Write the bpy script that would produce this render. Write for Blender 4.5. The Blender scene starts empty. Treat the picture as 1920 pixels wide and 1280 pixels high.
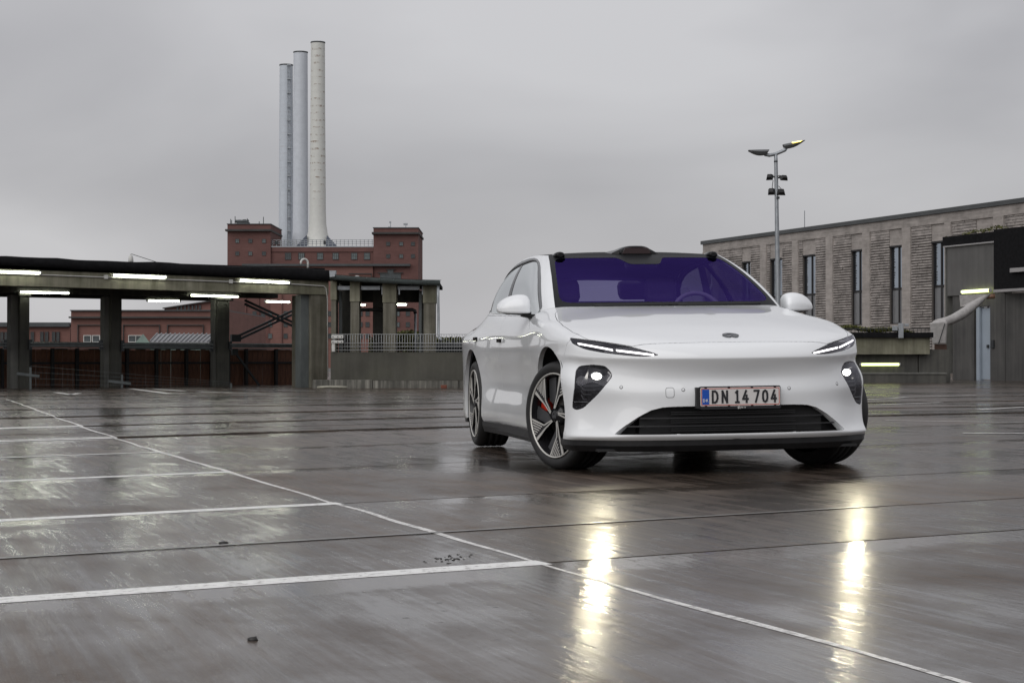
import bpy, bmesh, math, random
import numpy as np
from mathutils import Vector, Matrix, noise
from mathutils.bvhtree import BVHTree

R = math.radians
random.seed(7)
scene = bpy.context.scene
COL = scene.collection

# ---------------------------------------------------------------- camera
CAM_H = 0.681
FPX = 3322.0            # focal length in pixels of the 1920 px wide photograph
HORIZON = 672.2
cam_data = bpy.data.cameras.new("camera")
cam_data.sensor_width = 36.0
cam_data.lens = FPX / 1920.0 * 36.0
cam_data.clip_start = 0.1
cam_data.clip_end = 4000.0
cam = bpy.data.objects.new("camera", cam_data)
COL.objects.link(cam)
cam.location = (0, 0, CAM_H)
cam.rotation_euler = (R(90) + 0.009687, 0, 0)
scene.camera = cam

# ---------------------------------------------------------------- world: overcast daylight
SUN_EL, SUN_AZ = R(36), R(212)
world = bpy.data.worlds.new("World")
scene.world = world
world.use_nodes = True
wn, wl = world.node_tree.nodes, world.node_tree.links
wn.clear()
w_out = wn.new("ShaderNodeOutputWorld")
w_bg = wn.new("ShaderNodeBackground")
w_sky = wn.new("ShaderNodeTexSky")
w_sky.sky_type = 'NISHITA'
w_sky.sun_disc = False
w_sky.sun_elevation = SUN_EL
w_sky.sun_rotation = SUN_AZ
w_sky.dust_density = 3.0
w_co = wn.new("ShaderNodeTexCoord")
w_map = wn.new("ShaderNodeMapping")
w_map.inputs['Scale'].default_value = (1.0, 1.0, 2.6)
w_n = wn.new("ShaderNodeTexNoise")
w_n.inputs['Scale'].default_value = 3.1
w_n.inputs['Detail'].default_value = 5.0
w_n.inputs['Roughness'].default_value = 0.42
w_n.inputs['Distortion'].default_value = 0.3
w_ramp = wn.new("ShaderNodeValToRGB")
w_ramp.color_ramp.elements[0].position = 0.36
w_ramp.color_ramp.elements[0].color = (3.52, 3.47, 3.60, 1)
w_ramp.color_ramp.elements[1].position = 0.66
w_ramp.color_ramp.elements[1].color = (4.90, 4.85, 4.96, 1)
# thick cloud is brighter overhead than at the horizon (overcast sky)
w_sep = wn.new("ShaderNodeSeparateXYZ")
w_el = wn.new("ShaderNodeMapRange")
w_el.inputs['From Min'].default_value = 0.10
w_el.inputs['From Max'].default_value = 1.0
w_el.inputs['To Min'].default_value = 1.0
w_el.inputs['To Max'].default_value = 1.45
w_mul = wn.new("ShaderNodeVectorMath"); w_mul.operation = 'SCALE'
w_mix = wn.new("ShaderNodeMix"); w_mix.data_type = 'RGBA'
w_mix.inputs[0].default_value = 0.94
wl.new(w_co.outputs['Generated'], w_map.inputs['Vector'])
wl.new(w_map.outputs['Vector'], w_n.inputs['Vector'])
wl.new(w_n.outputs['Fac'], w_ramp.inputs['Fac'])
wl.new(w_co.outputs['Generated'], w_sep.inputs['Vector'])
wl.new(w_sep.outputs['Z'], w_el.inputs['Value'])
wl.new(w_ramp.outputs['Color'], w_mul.inputs[0])
wl.new(w_el.outputs['Result'], w_mul.inputs['Scale'])
wl.new(w_sky.outputs['Color'], w_mix.inputs[6])
wl.new(w_mul.outputs['Vector'], w_mix.inputs[7])
wl.new(w_mix.outputs[2], w_bg.inputs['Color'])
w_bg.inputs['Strength'].default_value = 0.12
wl.new(w_bg.outputs['Background'], w_out.inputs['Surface'])

sun_data = bpy.data.lights.new("sun", 'SUN')
sun_data.energy = 1.3
sun_data.angle = R(70)
sun_data.color = (1.0, 0.985, 0.965)
sun = bpy.data.objects.new("sun", sun_data)
COL.objects.link(sun)
# direction towards the sun: azimuth measured like the sky's rotation
sdir = Vector((math.sin(SUN_AZ) * math.cos(SUN_EL), math.cos(SUN_AZ) * math.cos(SUN_EL), math.sin(SUN_EL)))
sun.rotation_euler = sdir.to_track_quat('Z', 'Y').to_euler()

vs = scene.view_settings
vs.view_transform = 'Standard'
vs.look = 'None'
vs.exposure = 0.0
vs.gamma = 1.0
vs.use_curve_mapping = False
scene.cycles.use_denoising = True
scene.cycles.max_bounces = 8
scene.cycles.transparent_max_bounces = 16
scene.cycles.caustics_reflective = False
scene.cycles.caustics_refractive = False
scene.cycles.sample_clamp_indirect = 8.0

# ---------------------------------------------------------------- helpers
def at(u, v, Y):
    """A point at distance Y whose place was measured in the photograph."""
    return Vector(((u - 960.0) * Y / FPX, Y, CAM_H + (HORIZON - v) * Y / FPX))

def tag(o, label=None, cat=None, group=None, kind=None):
    if label: o["label"] = label
    if cat: o["category"] = cat
    if group: o["group"] = group
    if kind: o["kind"] = kind
    return o

def empty(name, loc=(0, 0, 0), rz=0.0):
    o = bpy.data.objects.new(name, None)
    o.empty_display_size = 0.3
    o.location = loc
    o.rotation_euler = (0, 0, rz)
    COL.objects.link(o)
    return o

def link_mesh(name, me, parent=None, loc=None):
    o = bpy.data.objects.new(name, me)
    COL.objects.link(o)
    if parent is not None: o.parent = parent
    if loc is not None: o.location = loc
    return o

def dup(o, parent=None):
    """A copy of a thing with copies of its parts and sub-parts (mesh data shared)."""
    c = o.copy()
    COL.objects.link(c)
    c.parent = parent
    for ch in o.children:
        dup(ch, c)
    return c

class MB:
    """Collects shapes in one bmesh and links them as one mesh object."""
    def __init__(self):
        self.bm = bmesh.new()
    def box(self, a, b, bevel=0.0, M=None):
        (x0, y0, z0), (x1, y1, z1) = a, b
        x0, x1 = sorted((x0, x1)); y0, y1 = sorted((y0, y1)); z0, z1 = sorted((z0, z1))
        co = [(x0,y0,z0),(x1,y0,z0),(x1,y1,z0),(x0,y1,z0),(x0,y0,z1),(x1,y0,z1),(x1,y1,z1),(x0,y1,z1)]
        vs_ = [self.bm.verts.new(Vector(c) if M is None else M @ Vector(c)) for c in co]
        fs = [self.bm.faces.new([vs_[i] for i in f]) for f in ((0,3,2,1),(4,5,6,7),(0,1,5,4),(1,2,6,5),(2,3,7,6),(3,0,4,7))]
        if bevel > 0:
            es = list({e for f in fs for e in f.edges})
            bmesh.ops.bevel(self.bm, geom=es, offset=bevel, segments=2, affect='EDGES', profile=0.5)
        return self
    def hexa(self, bottom, top):
        """Solid between two quads with the same winding."""
        b = [self.bm.verts.new(Vector(p)) for p in bottom]
        t = [self.bm.verts.new(Vector(p)) for p in top]
        n = len(b)
        self.bm.faces.new(list(reversed(b))); self.bm.faces.new(t)
        for i in range(n):
            j = (i + 1) % n
            self.bm.faces.new((b[i], b[j], t[j], t[i]))
        return self
    def prism(self, pts, vec):
        """Polygon pts pushed along vec."""
        vec = Vector(vec)
        return self.hexa([Vector(p) for p in pts], [Vector(p) + vec for p in pts])
    def beam(self, p, q, w, h, up=(0, 0, 1)):
        p, q = Vector(p), Vector(q)
        d = (q - p).normalized()
        s = d.cross(Vector(up))
        if s.length < 1e-4: s = d.cross(Vector((1, 0, 0)))
        s.normalize(); t = s.cross(d).normalized()
        o = [s * (w/2) * a + t * (h/2) * b for a, b in ((-1,-1),(1,-1),(1,1),(-1,1))]
        return self.hexa([p + k for k in o], [q + k for k in o])
    def tube(self, pts, r, n=8, cap=True):
        pts = [Vector(p) for p in pts]
        rs = r if isinstance(r, (list, tuple)) else [r] * len(pts)
        rings = []
        prev = None
        for i, p in enumerate(pts):
            d = (pts[min(i+1, len(pts)-1)] - pts[max(i-1, 0)]).normalized()
            ref = Vector((0, 0, 1)) if abs(d.z) < 0.95 else Vector((1, 0, 0))
            s = d.cross(ref).normalized() if prev is None else (prev - d * prev.dot(d)).normalized()
            prev = s
            t = d.cross(s)
            rings.append([self.bm.verts.new(p + (s * math.cos(2*math.pi*k/n) + t * math.sin(2*math.pi*k/n)) * rs[i]) for k in range(n)])
        for a, b in zip(rings[:-1], rings[1:]):
            for k in range(n):
                f = self.bm.faces.new((a[k], a[(k+1) % n], b[(k+1) % n], b[k])); f.smooth = True
        if cap:
            self.bm.faces.new(list(reversed(rings[0]))); self.bm.faces.new(rings[-1])
        return self
    def lathe(self, prof, n=32, M=None, smooth=True):
        """prof: (r, z) pairs turned round Z."""
        rings = []
        for r, z in prof:
            ring = []
            for k in range(n):
                a = 2 * math.pi * k / n
                p = Vector((r * math.cos(a), r * math.sin(a), z))
                ring.append(self.bm.verts.new(p if M is None else M @ p))
            rings.append(ring)
        for a, b in zip(rings[:-1], rings[1:]):
            for k in range(n):
                f = self.bm.faces.new((a[k], a[(k+1) % n], b[(k+1) % n], b[k])); f.smooth = smooth
        return self
    def grid(self, pts, smooth=True, flip=False):
        """pts[i][j] -> quads"""
        vv = [[self.bm.verts.new(Vector(p)) for p in row] for row in pts]
        for i in range(len(vv)-1):
            for j in range(len(vv[0])-1):
                q = (vv[i][j], vv[i+1][j], vv[i+1][j+1], vv[i][j+1])
                f = self.bm.faces.new(tuple(reversed(q)) if flip else q); f.smooth = smooth
        return self
    def poly(self, pts):
        self.bm.faces.new([self.bm.verts.new(Vector(p)) for p in pts])
        return self
    def build(self, name, mat, parent=None, loc=None, bevel=0.0, normals=True):
        if bevel > 0:
            bmesh.ops.bevel(self.bm, geom=list(self.bm.edges), offset=bevel, segments=1, affect='EDGES')
        if normals: bmesh.ops.recalc_face_normals(self.bm, faces=self.bm.faces)
        me = bpy.data.meshes.new(name)
        self.bm.to_mesh(me); self.bm.free()
        if mat is not None: me.materials.append(mat)
        return link_mesh(name, me, parent, loc)

# ---------------------------------------------------------------- materials
def srgb(r, g, b):
    f = lambda c: (c/255.0/12.92) if c/255.0 <= 0.04045 else ((c/255.0 + 0.055)/1.055)**2.4
    return (f(r), f(g), f(b), 1.0)

def new_mat(name):
    m = bpy.data.materials.new(name)
    m.use_nodes = True
    nt = m.node_tree
    nt.nodes.clear()
    out = nt.nodes.new("ShaderNodeOutputMaterial")
    b = nt.nodes.new("ShaderNodeBsdfPrincipled")
    nt.links.new(b.outputs['BSDF'], out.inputs['Surface'])
    return m, nt, b, out

def plain(name, col, rough=0.5, metal=0.0, var=0.12, scale=6.0, bump=0.0, coat=0.0, spec=0.5, stretch=(1, 1, 1), ior=None):
    """A base colour with a light noise wear."""
    m, nt, b, out = new_mat(name)
    n, l = nt.nodes, nt.links
    co = n.new("ShaderNodeTexCoord"); mp = n.new("ShaderNodeMapping")
    mp.inputs['Scale'].default_value = stretch
    nz = n.new("ShaderNodeTexNoise"); nz.inputs['Scale'].default_value = scale
    nz.inputs['Detail'].default_value = 6.0; nz.inputs['Roughness'].default_value = 0.6
    l.new(co.outputs['Object'], mp.inputs['Vector']); l.new(mp.outputs['Vector'], nz.inputs['Vector'])
    rp = n.new("ShaderNodeValToRGB")
    rp.color_ramp.elements[0].position = 0.3; rp.color_ramp.elements[1].position = 0.7
    rp.color_ramp.elements[0].color = (col[0]*(1-var), col[1]*(1-var), col[2]*(1-var), 1)
    rp.color_ramp.elements[1].color = (col[0]*(1+var), col[1]*(1+var), col[2]*(1+var), 1)
    l.new(nz.outputs['Fac'], rp.inputs['Fac']); l.new(rp.outputs['Color'], b.inputs['Base Color'])
    b.inputs['Roughness'].default_value = rough
    b.inputs['Metallic'].default_value = metal
    b.inputs['Coat Weight'].default_value = coat
    b.inputs['Coat Roughness'].default_value = 0.04
    b.inputs['Specular IOR Level'].default_value = spec
    if ior: b.inputs['IOR'].default_value = ior
    if bump > 0:
        bp = n.new("ShaderNodeBump"); bp.inputs['Strength'].default_value = bump; bp.inputs['Distance'].default_value = 0.01
        l.new(nz.outputs['Fac'], bp.inputs['Height']); l.new(bp.outputs['Normal'], b.inputs['Normal'])
    return m

def emit(name, col, strength):
    m, nt, b, out = new_mat(name)
    b.inputs['Base Color'].default_value = (0.8, 0.8, 0.8, 1)
    b.inputs['Emission Color'].default_value = (*col, 1)
    b.inputs['Emission Strength'].default_value = strength
    return m

def concrete(name, c_dark, c_mid, c_light, rough=0.75, streak=1.0, scale=1.0, moss=0.0):
    """Weathered concrete: blotches, fine grain and run-off streaks that hang down the face."""
    m, nt, b, out = new_mat(name)
    n, l = nt.nodes, nt.links
    co = n.new("ShaderNodeTexCoord")
    n1 = n.new("ShaderNodeTexNoise"); n1.inputs['Scale'].default_value = 1.1 * scale; n1.inputs['Detail'].default_value = 8; n1.inputs['Roughness'].default_value = 0.62
    l.new(co.outputs['Object'], n1.inputs['Vector'])
    mp = n.new("ShaderNodeMapping"); mp.inputs['Scale'].default_value = (7.0*scale, 7.0*scale, 0.35*scale)
    n2 = n.new("ShaderNodeTexNoise"); n2.inputs['Scale'].default_value = 1.0; n2.inputs['Detail'].default_value = 6; n2.inputs['Roughness'].default_value = 0.65
    l.new(co.outputs['Object'], mp.inputs['Vector']); l.new(mp.outputs['Vector'], n2.inputs['Vector'])
    mx = n.new("ShaderNodeMix"); mx.data_type = 'FLOAT'; mx.inputs[0].default_value = 0.45 * streak
    l.new(n1.outputs['Fac'], mx.inputs[2]); l.new(n2.outputs['Fac'], mx.inputs[3])
    rp = n.new("ShaderNodeValToRGB")
    e = rp.color_ramp.elements
    e[0].position = 0.36; e[0].color = (*c_dark, 1)
    e[1].position = 0.64; e[1].color = (*c_light, 1)
    k = e.new(0.5); k.color = (*c_mid, 1)
    l.new(mx.outputs[0], rp.inputs['Fac'])
    src = rp.outputs['Color']
    if moss > 0:
        n3 = n.new("ShaderNodeTexNoise"); n3.inputs['Scale'].default_value = 2.3*scale; n3.inputs['Detail'].default_value = 5
        l.new(co.outputs['Object'], n3.inputs['Vector'])
        r3 = n.new("ShaderNodeMapRange"); r3.inputs['From Min'].default_value = 0.5; r3.inputs['From Max'].default_value = 0.72; r3.inputs['To Max'].default_value = moss
        l.new(n3.outputs['Fac'], r3.inputs['Value'])
        m3 = n.new("ShaderNodeMix"); m3.data_type = 'RGBA'
        l.new(r3.outputs['Result'], m3.inputs[0]); l.new(src, m3.inputs[6]); m3.inputs[7].default_value = (0.045, 0.05, 0.018, 1)
        src = m3.outputs[2]
    l.new(src, b.inputs['Base Color'])
    b.inputs['Roughness'].default_value = rough
    n4 = n.new("ShaderNodeTexNoise"); n4.inputs['Scale'].default_value = 60; n4.inputs['Detail'].default_value = 4
    l.new(co.outputs['Object'], n4.inputs['Vector'])
    bp = n.new("ShaderNodeBump"); bp.inputs['Strength'].default_value = 0.25; bp.inputs['Distance'].default_value = 0.01
    l.new(n4.outputs['Fac'], bp.inputs['Height']); l.new(bp.outputs['Normal'], b.inputs['Normal'])
    return m

M = {}
M['tube'] = emit('lamp_tube', (0.97, 1.0, 0.80), 15.0)
M['tube_green'] = emit('lamp_tube_greenish', (0.88, 1.0, 0.33), 2.7)
M['galv'] = plain('galvanised_steel', (0.30, 0.32, 0.34), 0.45, 0.6, 0.15, 9)
M['steel_dark'] = plain('dark_steel', (0.03, 0.034, 0.037), 0.45, 0.3, 0.2, 5)
M['black_matt'] = plain('black_plastic', (0.012, 0.012, 0.013), 0.55, 0, 0.1, 10)
M['white_paint'] = plain('white_paint', (0.72, 0.72, 0.70), 0.4, 0, 0.05, 8)
# ---------------------------------------------------------------- the parking deck
TILT = 0.0135
def deck_z(x, y):
    """The deck falls towards its left near the car and levels out farther off."""
    t = min(1.0, max(0.0, (y - 13.0) / 16.0)); t = t*t*(3-2*t)
    xx = max(-14.0, min(14.0, x - 1.2))
    return TILT * xx * (1 - t)

D_ORG = Vector((0.097, 6.04)); D_ALONG = Vector((0.9, 0.436)); D_STEP = Vector((-0.953, 2.63))
def deck_xy(a, b):
    return D_ORG + D_ALONG * a + D_STEP * b

def wet_concrete(name):
    m, nt, b, out = new_mat(name)
    n, l = nt.nodes, nt.links
    co = n.new("ShaderNodeTexCoord")
    rot = n.new("ShaderNodeMapping")
    ang = math.atan2(D_STEP.x, D_STEP.y)          # broom marks run across the slabs
    rot.inputs['Rotation'].default_value = (0, 0, ang)
    l.new(co.outputs['Object'], rot.inputs['Vector'])
    def mapped(sx, sy, sz=1.0):
        q = n.new("ShaderNodeMapping"); q.inputs['Scale'].default_value = (sx, sy, sz)
        l.new(rot.outputs['Vector'], q.inputs['Vector']); return q.outputs['Vector']
    def noise_(vec, scale, detail=5, rough=0.55, dist=0.0):
        q = n.new("ShaderNodeTexNoise"); q.inputs['Scale'].default_value = scale
        q.inputs['Detail'].default_value = detail; q.inputs['Roughness'].default_value = rough
        q.inputs['Distortion'].default_value = dist
        l.new(vec, q.inputs['Vector']); return q.outputs['Fac']
    def rng(v, a, b_, c, d):
        q = n.new("ShaderNodeMapRange"); q.inputs['From Min'].default_value = a; q.inputs['From Max'].default_value = b_
        q.inputs['To Min'].default_value = c; q.inputs['To Max'].default_value = d; l.new(v, q.inputs['Value']); return q.outputs['Result']
    def math_(op, a, b_):
        q = n.new("ShaderNodeMath"); q.operation = op
        for i, k in enumerate((a, b_)):
            if isinstance(k, (int, float)): q.inputs[i].default_value = k
            else: l.new(k, q.inputs[i])
        return q.outputs['Value']
    # position across the slabs, counted in bays
    det = D_ALONG.x*D_STEP.y-D_ALONG.y*D_STEP.x
    vd = n.new("ShaderNodeVectorMath"); vd.operation = 'DOT_PRODUCT'
    vd.inputs[1].default_value = (-D_ALONG.y/det, D_ALONG.x/det, 0)
    l.new(co.outputs['Object'], vd.inputs[0])
    bay = math_('ADD', vd.outputs['Value'], -(D_ALONG.x*D_ORG.y-D_ALONG.y*D_ORG.x)/det)
    streak = noise_(mapped(8.0, 0.5), 1.0, 7, 0.68, 0.25)       # broom streaks
    fine2 = noise_(mapped(30.0, 0.9), 1.0, 5, 0.65, 0.1)
    fine = noise_(mapped(80.0, 3.0), 1.0, 4, 0.6)
    blotch = noise_(mapped(0.55, 0.32), 1.0, 7, 0.62, 0.8)       # damp patches
    patch = noise_(mapped(2.2, 1.4), 1.0, 6, 0.65, 0.4)
    oi = n.new("ShaderNodeObjectInfo")
    tone = math_('ADD', math_('MULTIPLY', streak, 0.34), math_('MULTIPLY', blotch, 0.28))
    tone = math_('ADD', tone, math_('MULTIPLY', fine2, 0.26))
    tone = math_('ADD', tone, math_('MULTIPLY', patch, 0.12))
    tone = math_('ADD', tone, math_('MULTIPLY', math_('SUBTRACT', oi.outputs['Random'], 0.5), 0.06))
    rp = n.new("ShaderNodeValToRGB"); e = rp.color_ramp.elements
    e[0].position = 0.40; e[0].color = (0.018, 0.0135, 0.0105, 1)
    e[1].position = 0.62; e[1].color = (0.128, 0.101, 0.082, 1)
    k = e.new(0.51); k.color = (0.062, 0.0475, 0.038, 1)
    l.new(tone, rp.inputs['Fac'])
    # dark grit and chips
    vor = n.new("ShaderNodeTexVoronoi"); vor.inputs['Scale'].default_value = 9.0
    l.new(co.outputs['Object'], vor.inputs['Vector'])
    grit = math_('MULTIPLY', rng(vor.outputs['Distance'], 0.05, 0.10, 1.0, 0.0), rng(noise_(mapped(0.9, 0.7), 1.0, 4), 0.53, 0.60, 0.0, 1.0))
    mx = n.new("ShaderNodeMix"); mx.data_type = 'RGBA'
    l.new(grit, mx.inputs[0]); l.new(rp.outputs['Color'], mx.inputs[6]); mx.inputs[7].default_value = (0.009, 0.009, 0.009, 1)
    l.new(mx.outputs[2], b.inputs['Base Color'])
    # water lies smooth in the low places and along the near side of the joints, thinner on the ridges
    fr = n.new("ShaderNodeMath"); fr.operation = 'FRACT'; l.new(bay, fr.inputs[0])
    pool = math_('MULTIPLY', rng(fr.outputs[0], 0.86, 0.98, 0.0, 0.26), rng(patch, 0.42, 0.56, 0.0, 1.0))
    film = math_('ADD', math_('MULTIPLY', blotch, 0.42), math_('MULTIPLY', streak, 0.16))
    film = math_('ADD', film, math_('MULTIPLY', fine2, 0.17))
    film = math_('ADD', film, math_('MULTIPLY', patch, 0.25))
    film = math_('SUBTRACT', film, pool)
    l.new(rng(film, 0.43, 0.60, 0.34, 0.50), b.inputs['Roughness'])
    b.inputs['IOR'].default_value = 1.16
    # the water film itself: a thin clear layer, broken on the ridges
    l.new(rng(film, 0.44, 0.59, 1.0, 0.14), b.inputs['Coat Weight'])
    l.new(rng(film, 0.43, 0.60, 0.085, 0.30), b.inputs['Coat Roughness'])
    b.inputs['Coat IOR'].default_value = 1.30
    # relief
    h1 = noise_(mapped(110.0, 34.0), 1.0, 3, 0.7)
    h2 = noise_(mapped(22.0, 9.0), 1.0, 3, 0.5)
    h3 = noise_(mapped(44.0, 1.4), 1.0, 3, 0.6)
    hgt = math_('ADD', math_('MULTIPLY', h1, 0.55), math_('MULTIPLY', h2, 0.7))
    hgt = math_('ADD', hgt, math_('MULTIPLY', h3, 1.1))
    hgt = math_('SUBTRACT', hgt, math_('MULTIPLY', grit, 0.8))
    bp = n.new("ShaderNodeBump"); bp.inputs['Distance'].default_value = 0.004
    l.new(rng(film, 0.42, 0.58, 0.16, 0.62), bp.inputs['Strength'])
    l.new(hgt, bp.inputs['Height']); l.new(bp.outputs['Normal'], b.inputs['Normal']); l.new(bp.outputs['Normal'], b.inputs['Coat Normal'])
    return m

M['deck'] = wet_concrete('wet_concrete')
M['joint'] = plain('joint_filler', (0.018, 0.017, 0.016), 0.25, 0, 0.3, 20)
M['seam'] = plain('pale_joint_filler', (0.17, 0.165, 0.155), 0.3, 0, 0.3, 14)
def worn_paint(name, col, keep):
    m, nt, b, out = new_mat(name)
    n, l = nt.nodes, nt.links
    co = n.new("ShaderNodeTexCoord")
    nz = n.new("ShaderNodeTexNoise"); nz.inputs['Scale'].default_value = 28; nz.inputs['Detail'].default_value = 8; nz.inputs['Roughness'].default_value = 0.75
    l.new(co.outputs['Object'], nz.inputs['Vector'])
    rp = n.new("ShaderNodeValToRGB")
    rp.color_ramp.elements[0].position = keep; rp.color_ramp.elements[0].color = (col[0]*0.45, col[1]*0.44, col[2]*0.43, 1)
    rp.color_ramp.elements[1].position = keep + 0.1; rp.color_ramp.elements[1].color = (*col, 1)
    l.new(nz.outputs['Fac'], rp.inputs['Fac']); l.new(rp.outputs['Color'], b.inputs['Base Color'])
    b.inputs['Roughness'].default_value = 0.32
    bp = n.new("ShaderNodeBump"); bp.inputs['Strength'].default_value = 0.3; bp.inputs['Distance'].default_value = 0.003
    l.new(nz.outputs['Fac'], bp.inputs['Height']); l.new(bp.outputs['Normal'], b.inputs['Normal'])
    return m
M['line'] = worn_paint('road_line_paint', (0.84, 0.84, 0.82), 0.38)
M['line_worn'] = worn_paint('worn_line_paint', (0.76, 0.75, 0.73), 0.42)

# one wide ground sheet carries everything; the deck's slabs lie on it
gm = MB()
gm.poly([(-1500, -300, -9), (1500, -300, -9), (1500, 3000, -9), (-1500, 3000, -9)])
ground = gm.build('ground', plain('city_ground', (0.09, 0.088, 0.082), 0.9, 0, 0.3, 0.05))
tag(ground, kind='structure')

deck = empty('parking_deck', (0, 0, 0))
tag(deck, 'wet grey concrete parking deck of wide slabs under the white car', kind='structure')
def strip(b0, b1, a0, a1, na, nb, dz=0.0, gap=0.0, lip=0.0):
    rows = []
    for i in range(na + 1):
        a = a0 + (a1 - a0) * i / na
        row = []
        for j in range(nb + 1):
            b = b0 + gap + (b1 - b0 - 2*gap) * j / nb
            p = deck_xy(a, b)
            row.append((p.x, p.y, deck_z(p.x, p.y) + dz + lip * (1 - j / nb)))
        rows.append(row)
    return rows
base_rows = strip(-4, 30, -75, 75, 60, 40, -0.045)
base = MB().grid(base_rows).build('deck_base', M['joint'], deck)
joints = [-4, -3, -2, -1, 0, 0.42, 1, 2, 3, 4, 4.5, 5, 6, 7, 7.5, 8, 9, 10, 11, 12, 13, 14, 15, 16, 17, 18, 19, 20, 22, 24, 26, 28, 30]
RISE = [random.uniform(-0.003, 0.0) if j >= 3 else 0.0 for j in joints]
def slab_rise(b):
    for k in range(len(joints)-1):
        if joints[k] <= b < joints[k+1]: return RISE[k]+step_up(joints[k])*(1-(b-joints[k])/(joints[k+1]-joints[k]))
    return 0.0
# each slab stands a little proud of the one in front of it
def step_up(b):
    return {4: .012, 5: .009, 6: .009, 7: .006}.get(b, .0)
def deck_top(x, y):
    dx, dy = x-D_ORG.x, y-D_ORG.y
    det = D_ALONG.x*D_STEP.y-D_ALONG.y*D_STEP.x
    return deck_z(x, y)+slab_rise((D_ALONG.x*dy-D_ALONG.y*dx)/det)
for k, (b0, b1) in enumerate(zip(joints[:-1], joints[1:])):
    rise = RISE[k]
    g = 0.0045 if b0 < 3 else 0.007
    rows = strip(b0, b1, -75, 75, 160, 6, rise, g, step_up(b0))
    mb = MB().grid(rows)
    # edges that drop into the joint
    for side in (0, -1):
        mb.grid([[(r[side]), (r[side][0], r[side][1], r[side][2] - 0.05)] for r in rows], smooth=False)
    o = mb.build('slab', M['deck'], deck)
# pale sealant in one joint
pp = MB()
pp.grid(strip(0.42, 0.42, -30, 2.2, 60, 1, 0.004, -0.006))
pp.build('joint_sealant', M['seam'], deck)

def line_strip(pts, w, name, mat, lift=0.0010, wob=0.0, step=0.12):
    """Painted line that follows the deck; the edge wavers a little."""
    P = [Vector(p) for p in pts]
    L = [0.0]
    for p, q in zip(P[:-1], P[1:]): L.append(L[-1] + (q-p).length)
    n = max(2, int(L[-1] / step))
    rows = []
    for i in range(n + 1):
        s = L[-1] * i / n
        j = max(k for k in range(len(P)-1) if L[k] <= s + 1e-9)
        t = (s - L[j]) / (L[j+1] - L[j])
        c = P[j].lerp(P[j+1], t)
        d = (P[j+1] - P[j]).normalized(); nn = Vector((-d.y, d.x))
        wv = noise.noise(Vector((c.x*1.3, c.y*1.3, 3.1))) * wob
        w2 = w * (1 + 0.10 * noise.noise(Vector((c.x*6, c.y*6, 9.0)))) * (0.6 + 0.8 * min(1, max(0, 0.5 + noise.noise(Vector((c.x*0.9, c.y*0.9, 1.7)))))) if wob else w * (1 + 0.05*noise.noise(Vector((c.x*7, c.y*7, 2.0))))
        a = c + nn * (wv + w2/2); b = c + nn * (wv - w2/2)
        rows.append([(a.x, a.y, deck_top(a.x, a.y) + lift + (.0015 if c.y > 12 else 0)), (b.x, b.y, deck_top(b.x, b.y) + lift + (.0015 if c.y > 12 else 0))])
    mb = MB().grid(rows)
    bmesh.ops.recalc_face_normals(mb.bm, faces=mb.bm.faces)
    for f in mb.bm.faces:
        if f.normal.z < 0: f.normal_flip()
    o = mb.build(name, mat, deck, normals=False)
    return o
for k in range(0, 6):
    q = deck_xy(0.02, k+.006)
    e_ = deck_xy(-5.2, k+.006)
    line_strip([(q.x, q.y), (e_.x, e_.y)], 0.135 if k < 1 else 0.125, 'bay_line', M['line'])
# thin wavering line across the bays
q0, q1 = deck_xy(0.05, -1.6), deck_xy(0.0, 9)
line_strip([(q0.x, q0.y), (D_ORG.x, D_ORG.y), (q1.x, q1.y)], 0.030, 'thin_line', M['line_worn'], 0.0009, 0.022)
# markings farther away
def gpt(u, v):
    Y = CAM_H * FPX / (v - HORIZON)
    for _ in range(20):
        x = (u - 960) * Y / FPX
        Y = (CAM_H - deck_z(x, Y)) * FPX / (v - HORIZON)
    return ((u - 960) * Y / FPX, Y)
for (u0, v0, u1, v1, w) in ((104, 735.5, 134, 740, .13), (134, 740, 148, 737, .13), (245, 728.5, 318, 738, .16), (290, 729, 345, 733, .16), (318, 738, 345, 737.5, .16), (372, 734, 432, 736, .16), (520, 731.5, 588, 732.5, .14),
                            (1660, 788, 1920, 792, .05), (1805, 812.5, 1940, 813, .09), (1625, 749, 1700, 745, .10), (1700, 745, 1830, 741, .10), (1645, 759, 1765, 754, .12), (1835, 768, 1925, 763, .12), (810, 748, 870, 747.5, .10)):
    line_strip([gpt(u0, v0), gpt(u1, v1)], w, 'worn_line', M['line_worn'], 0.004, 0.0, 0.5)

# dark clumps of dirt on the near slabs
M['dirt'] = plain('wet_dirt', (.010, .009, .008), .45, 0, .3, 60)
def clump(u, v, w, h, seed):
    x, y = gpt(u, v); rg = random.Random(seed)
    bm = bmesh.new(); bmesh.ops.create_icosphere(bm, subdivisions=2, radius=1.0)
    for p in bm.verts:
        k = 1+.45*noise.noise(p.co*2.1+Vector((seed*3.1, 0, 0)))
        p.co = Vector((p.co.x*w*k, p.co.y*w*.8*k, max(-.2, p.co.z)*h*k))
    for f in bm.faces: f.smooth = True
    me = bpy.data.meshes.new('dirt_clump'); bm.to_mesh(me); bm.free(); me.materials.append(M['dirt'])
    return link_mesh('dirt_clump', me, None, (x, y, deck_top(x, y)))
for u, v, w, lab in ((420, 1018, .020, 'small dark clump of wet dirt on the slab between the two nearest bay lines'), (475, 1199, .014, 'small dark clump of dirt on the slab in front of the nearest bay line')):
    tag(clump(u, v, w, .010, u), lab, 'dirt clump')
gp_ = MB()
rg = random.Random(4)
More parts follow.
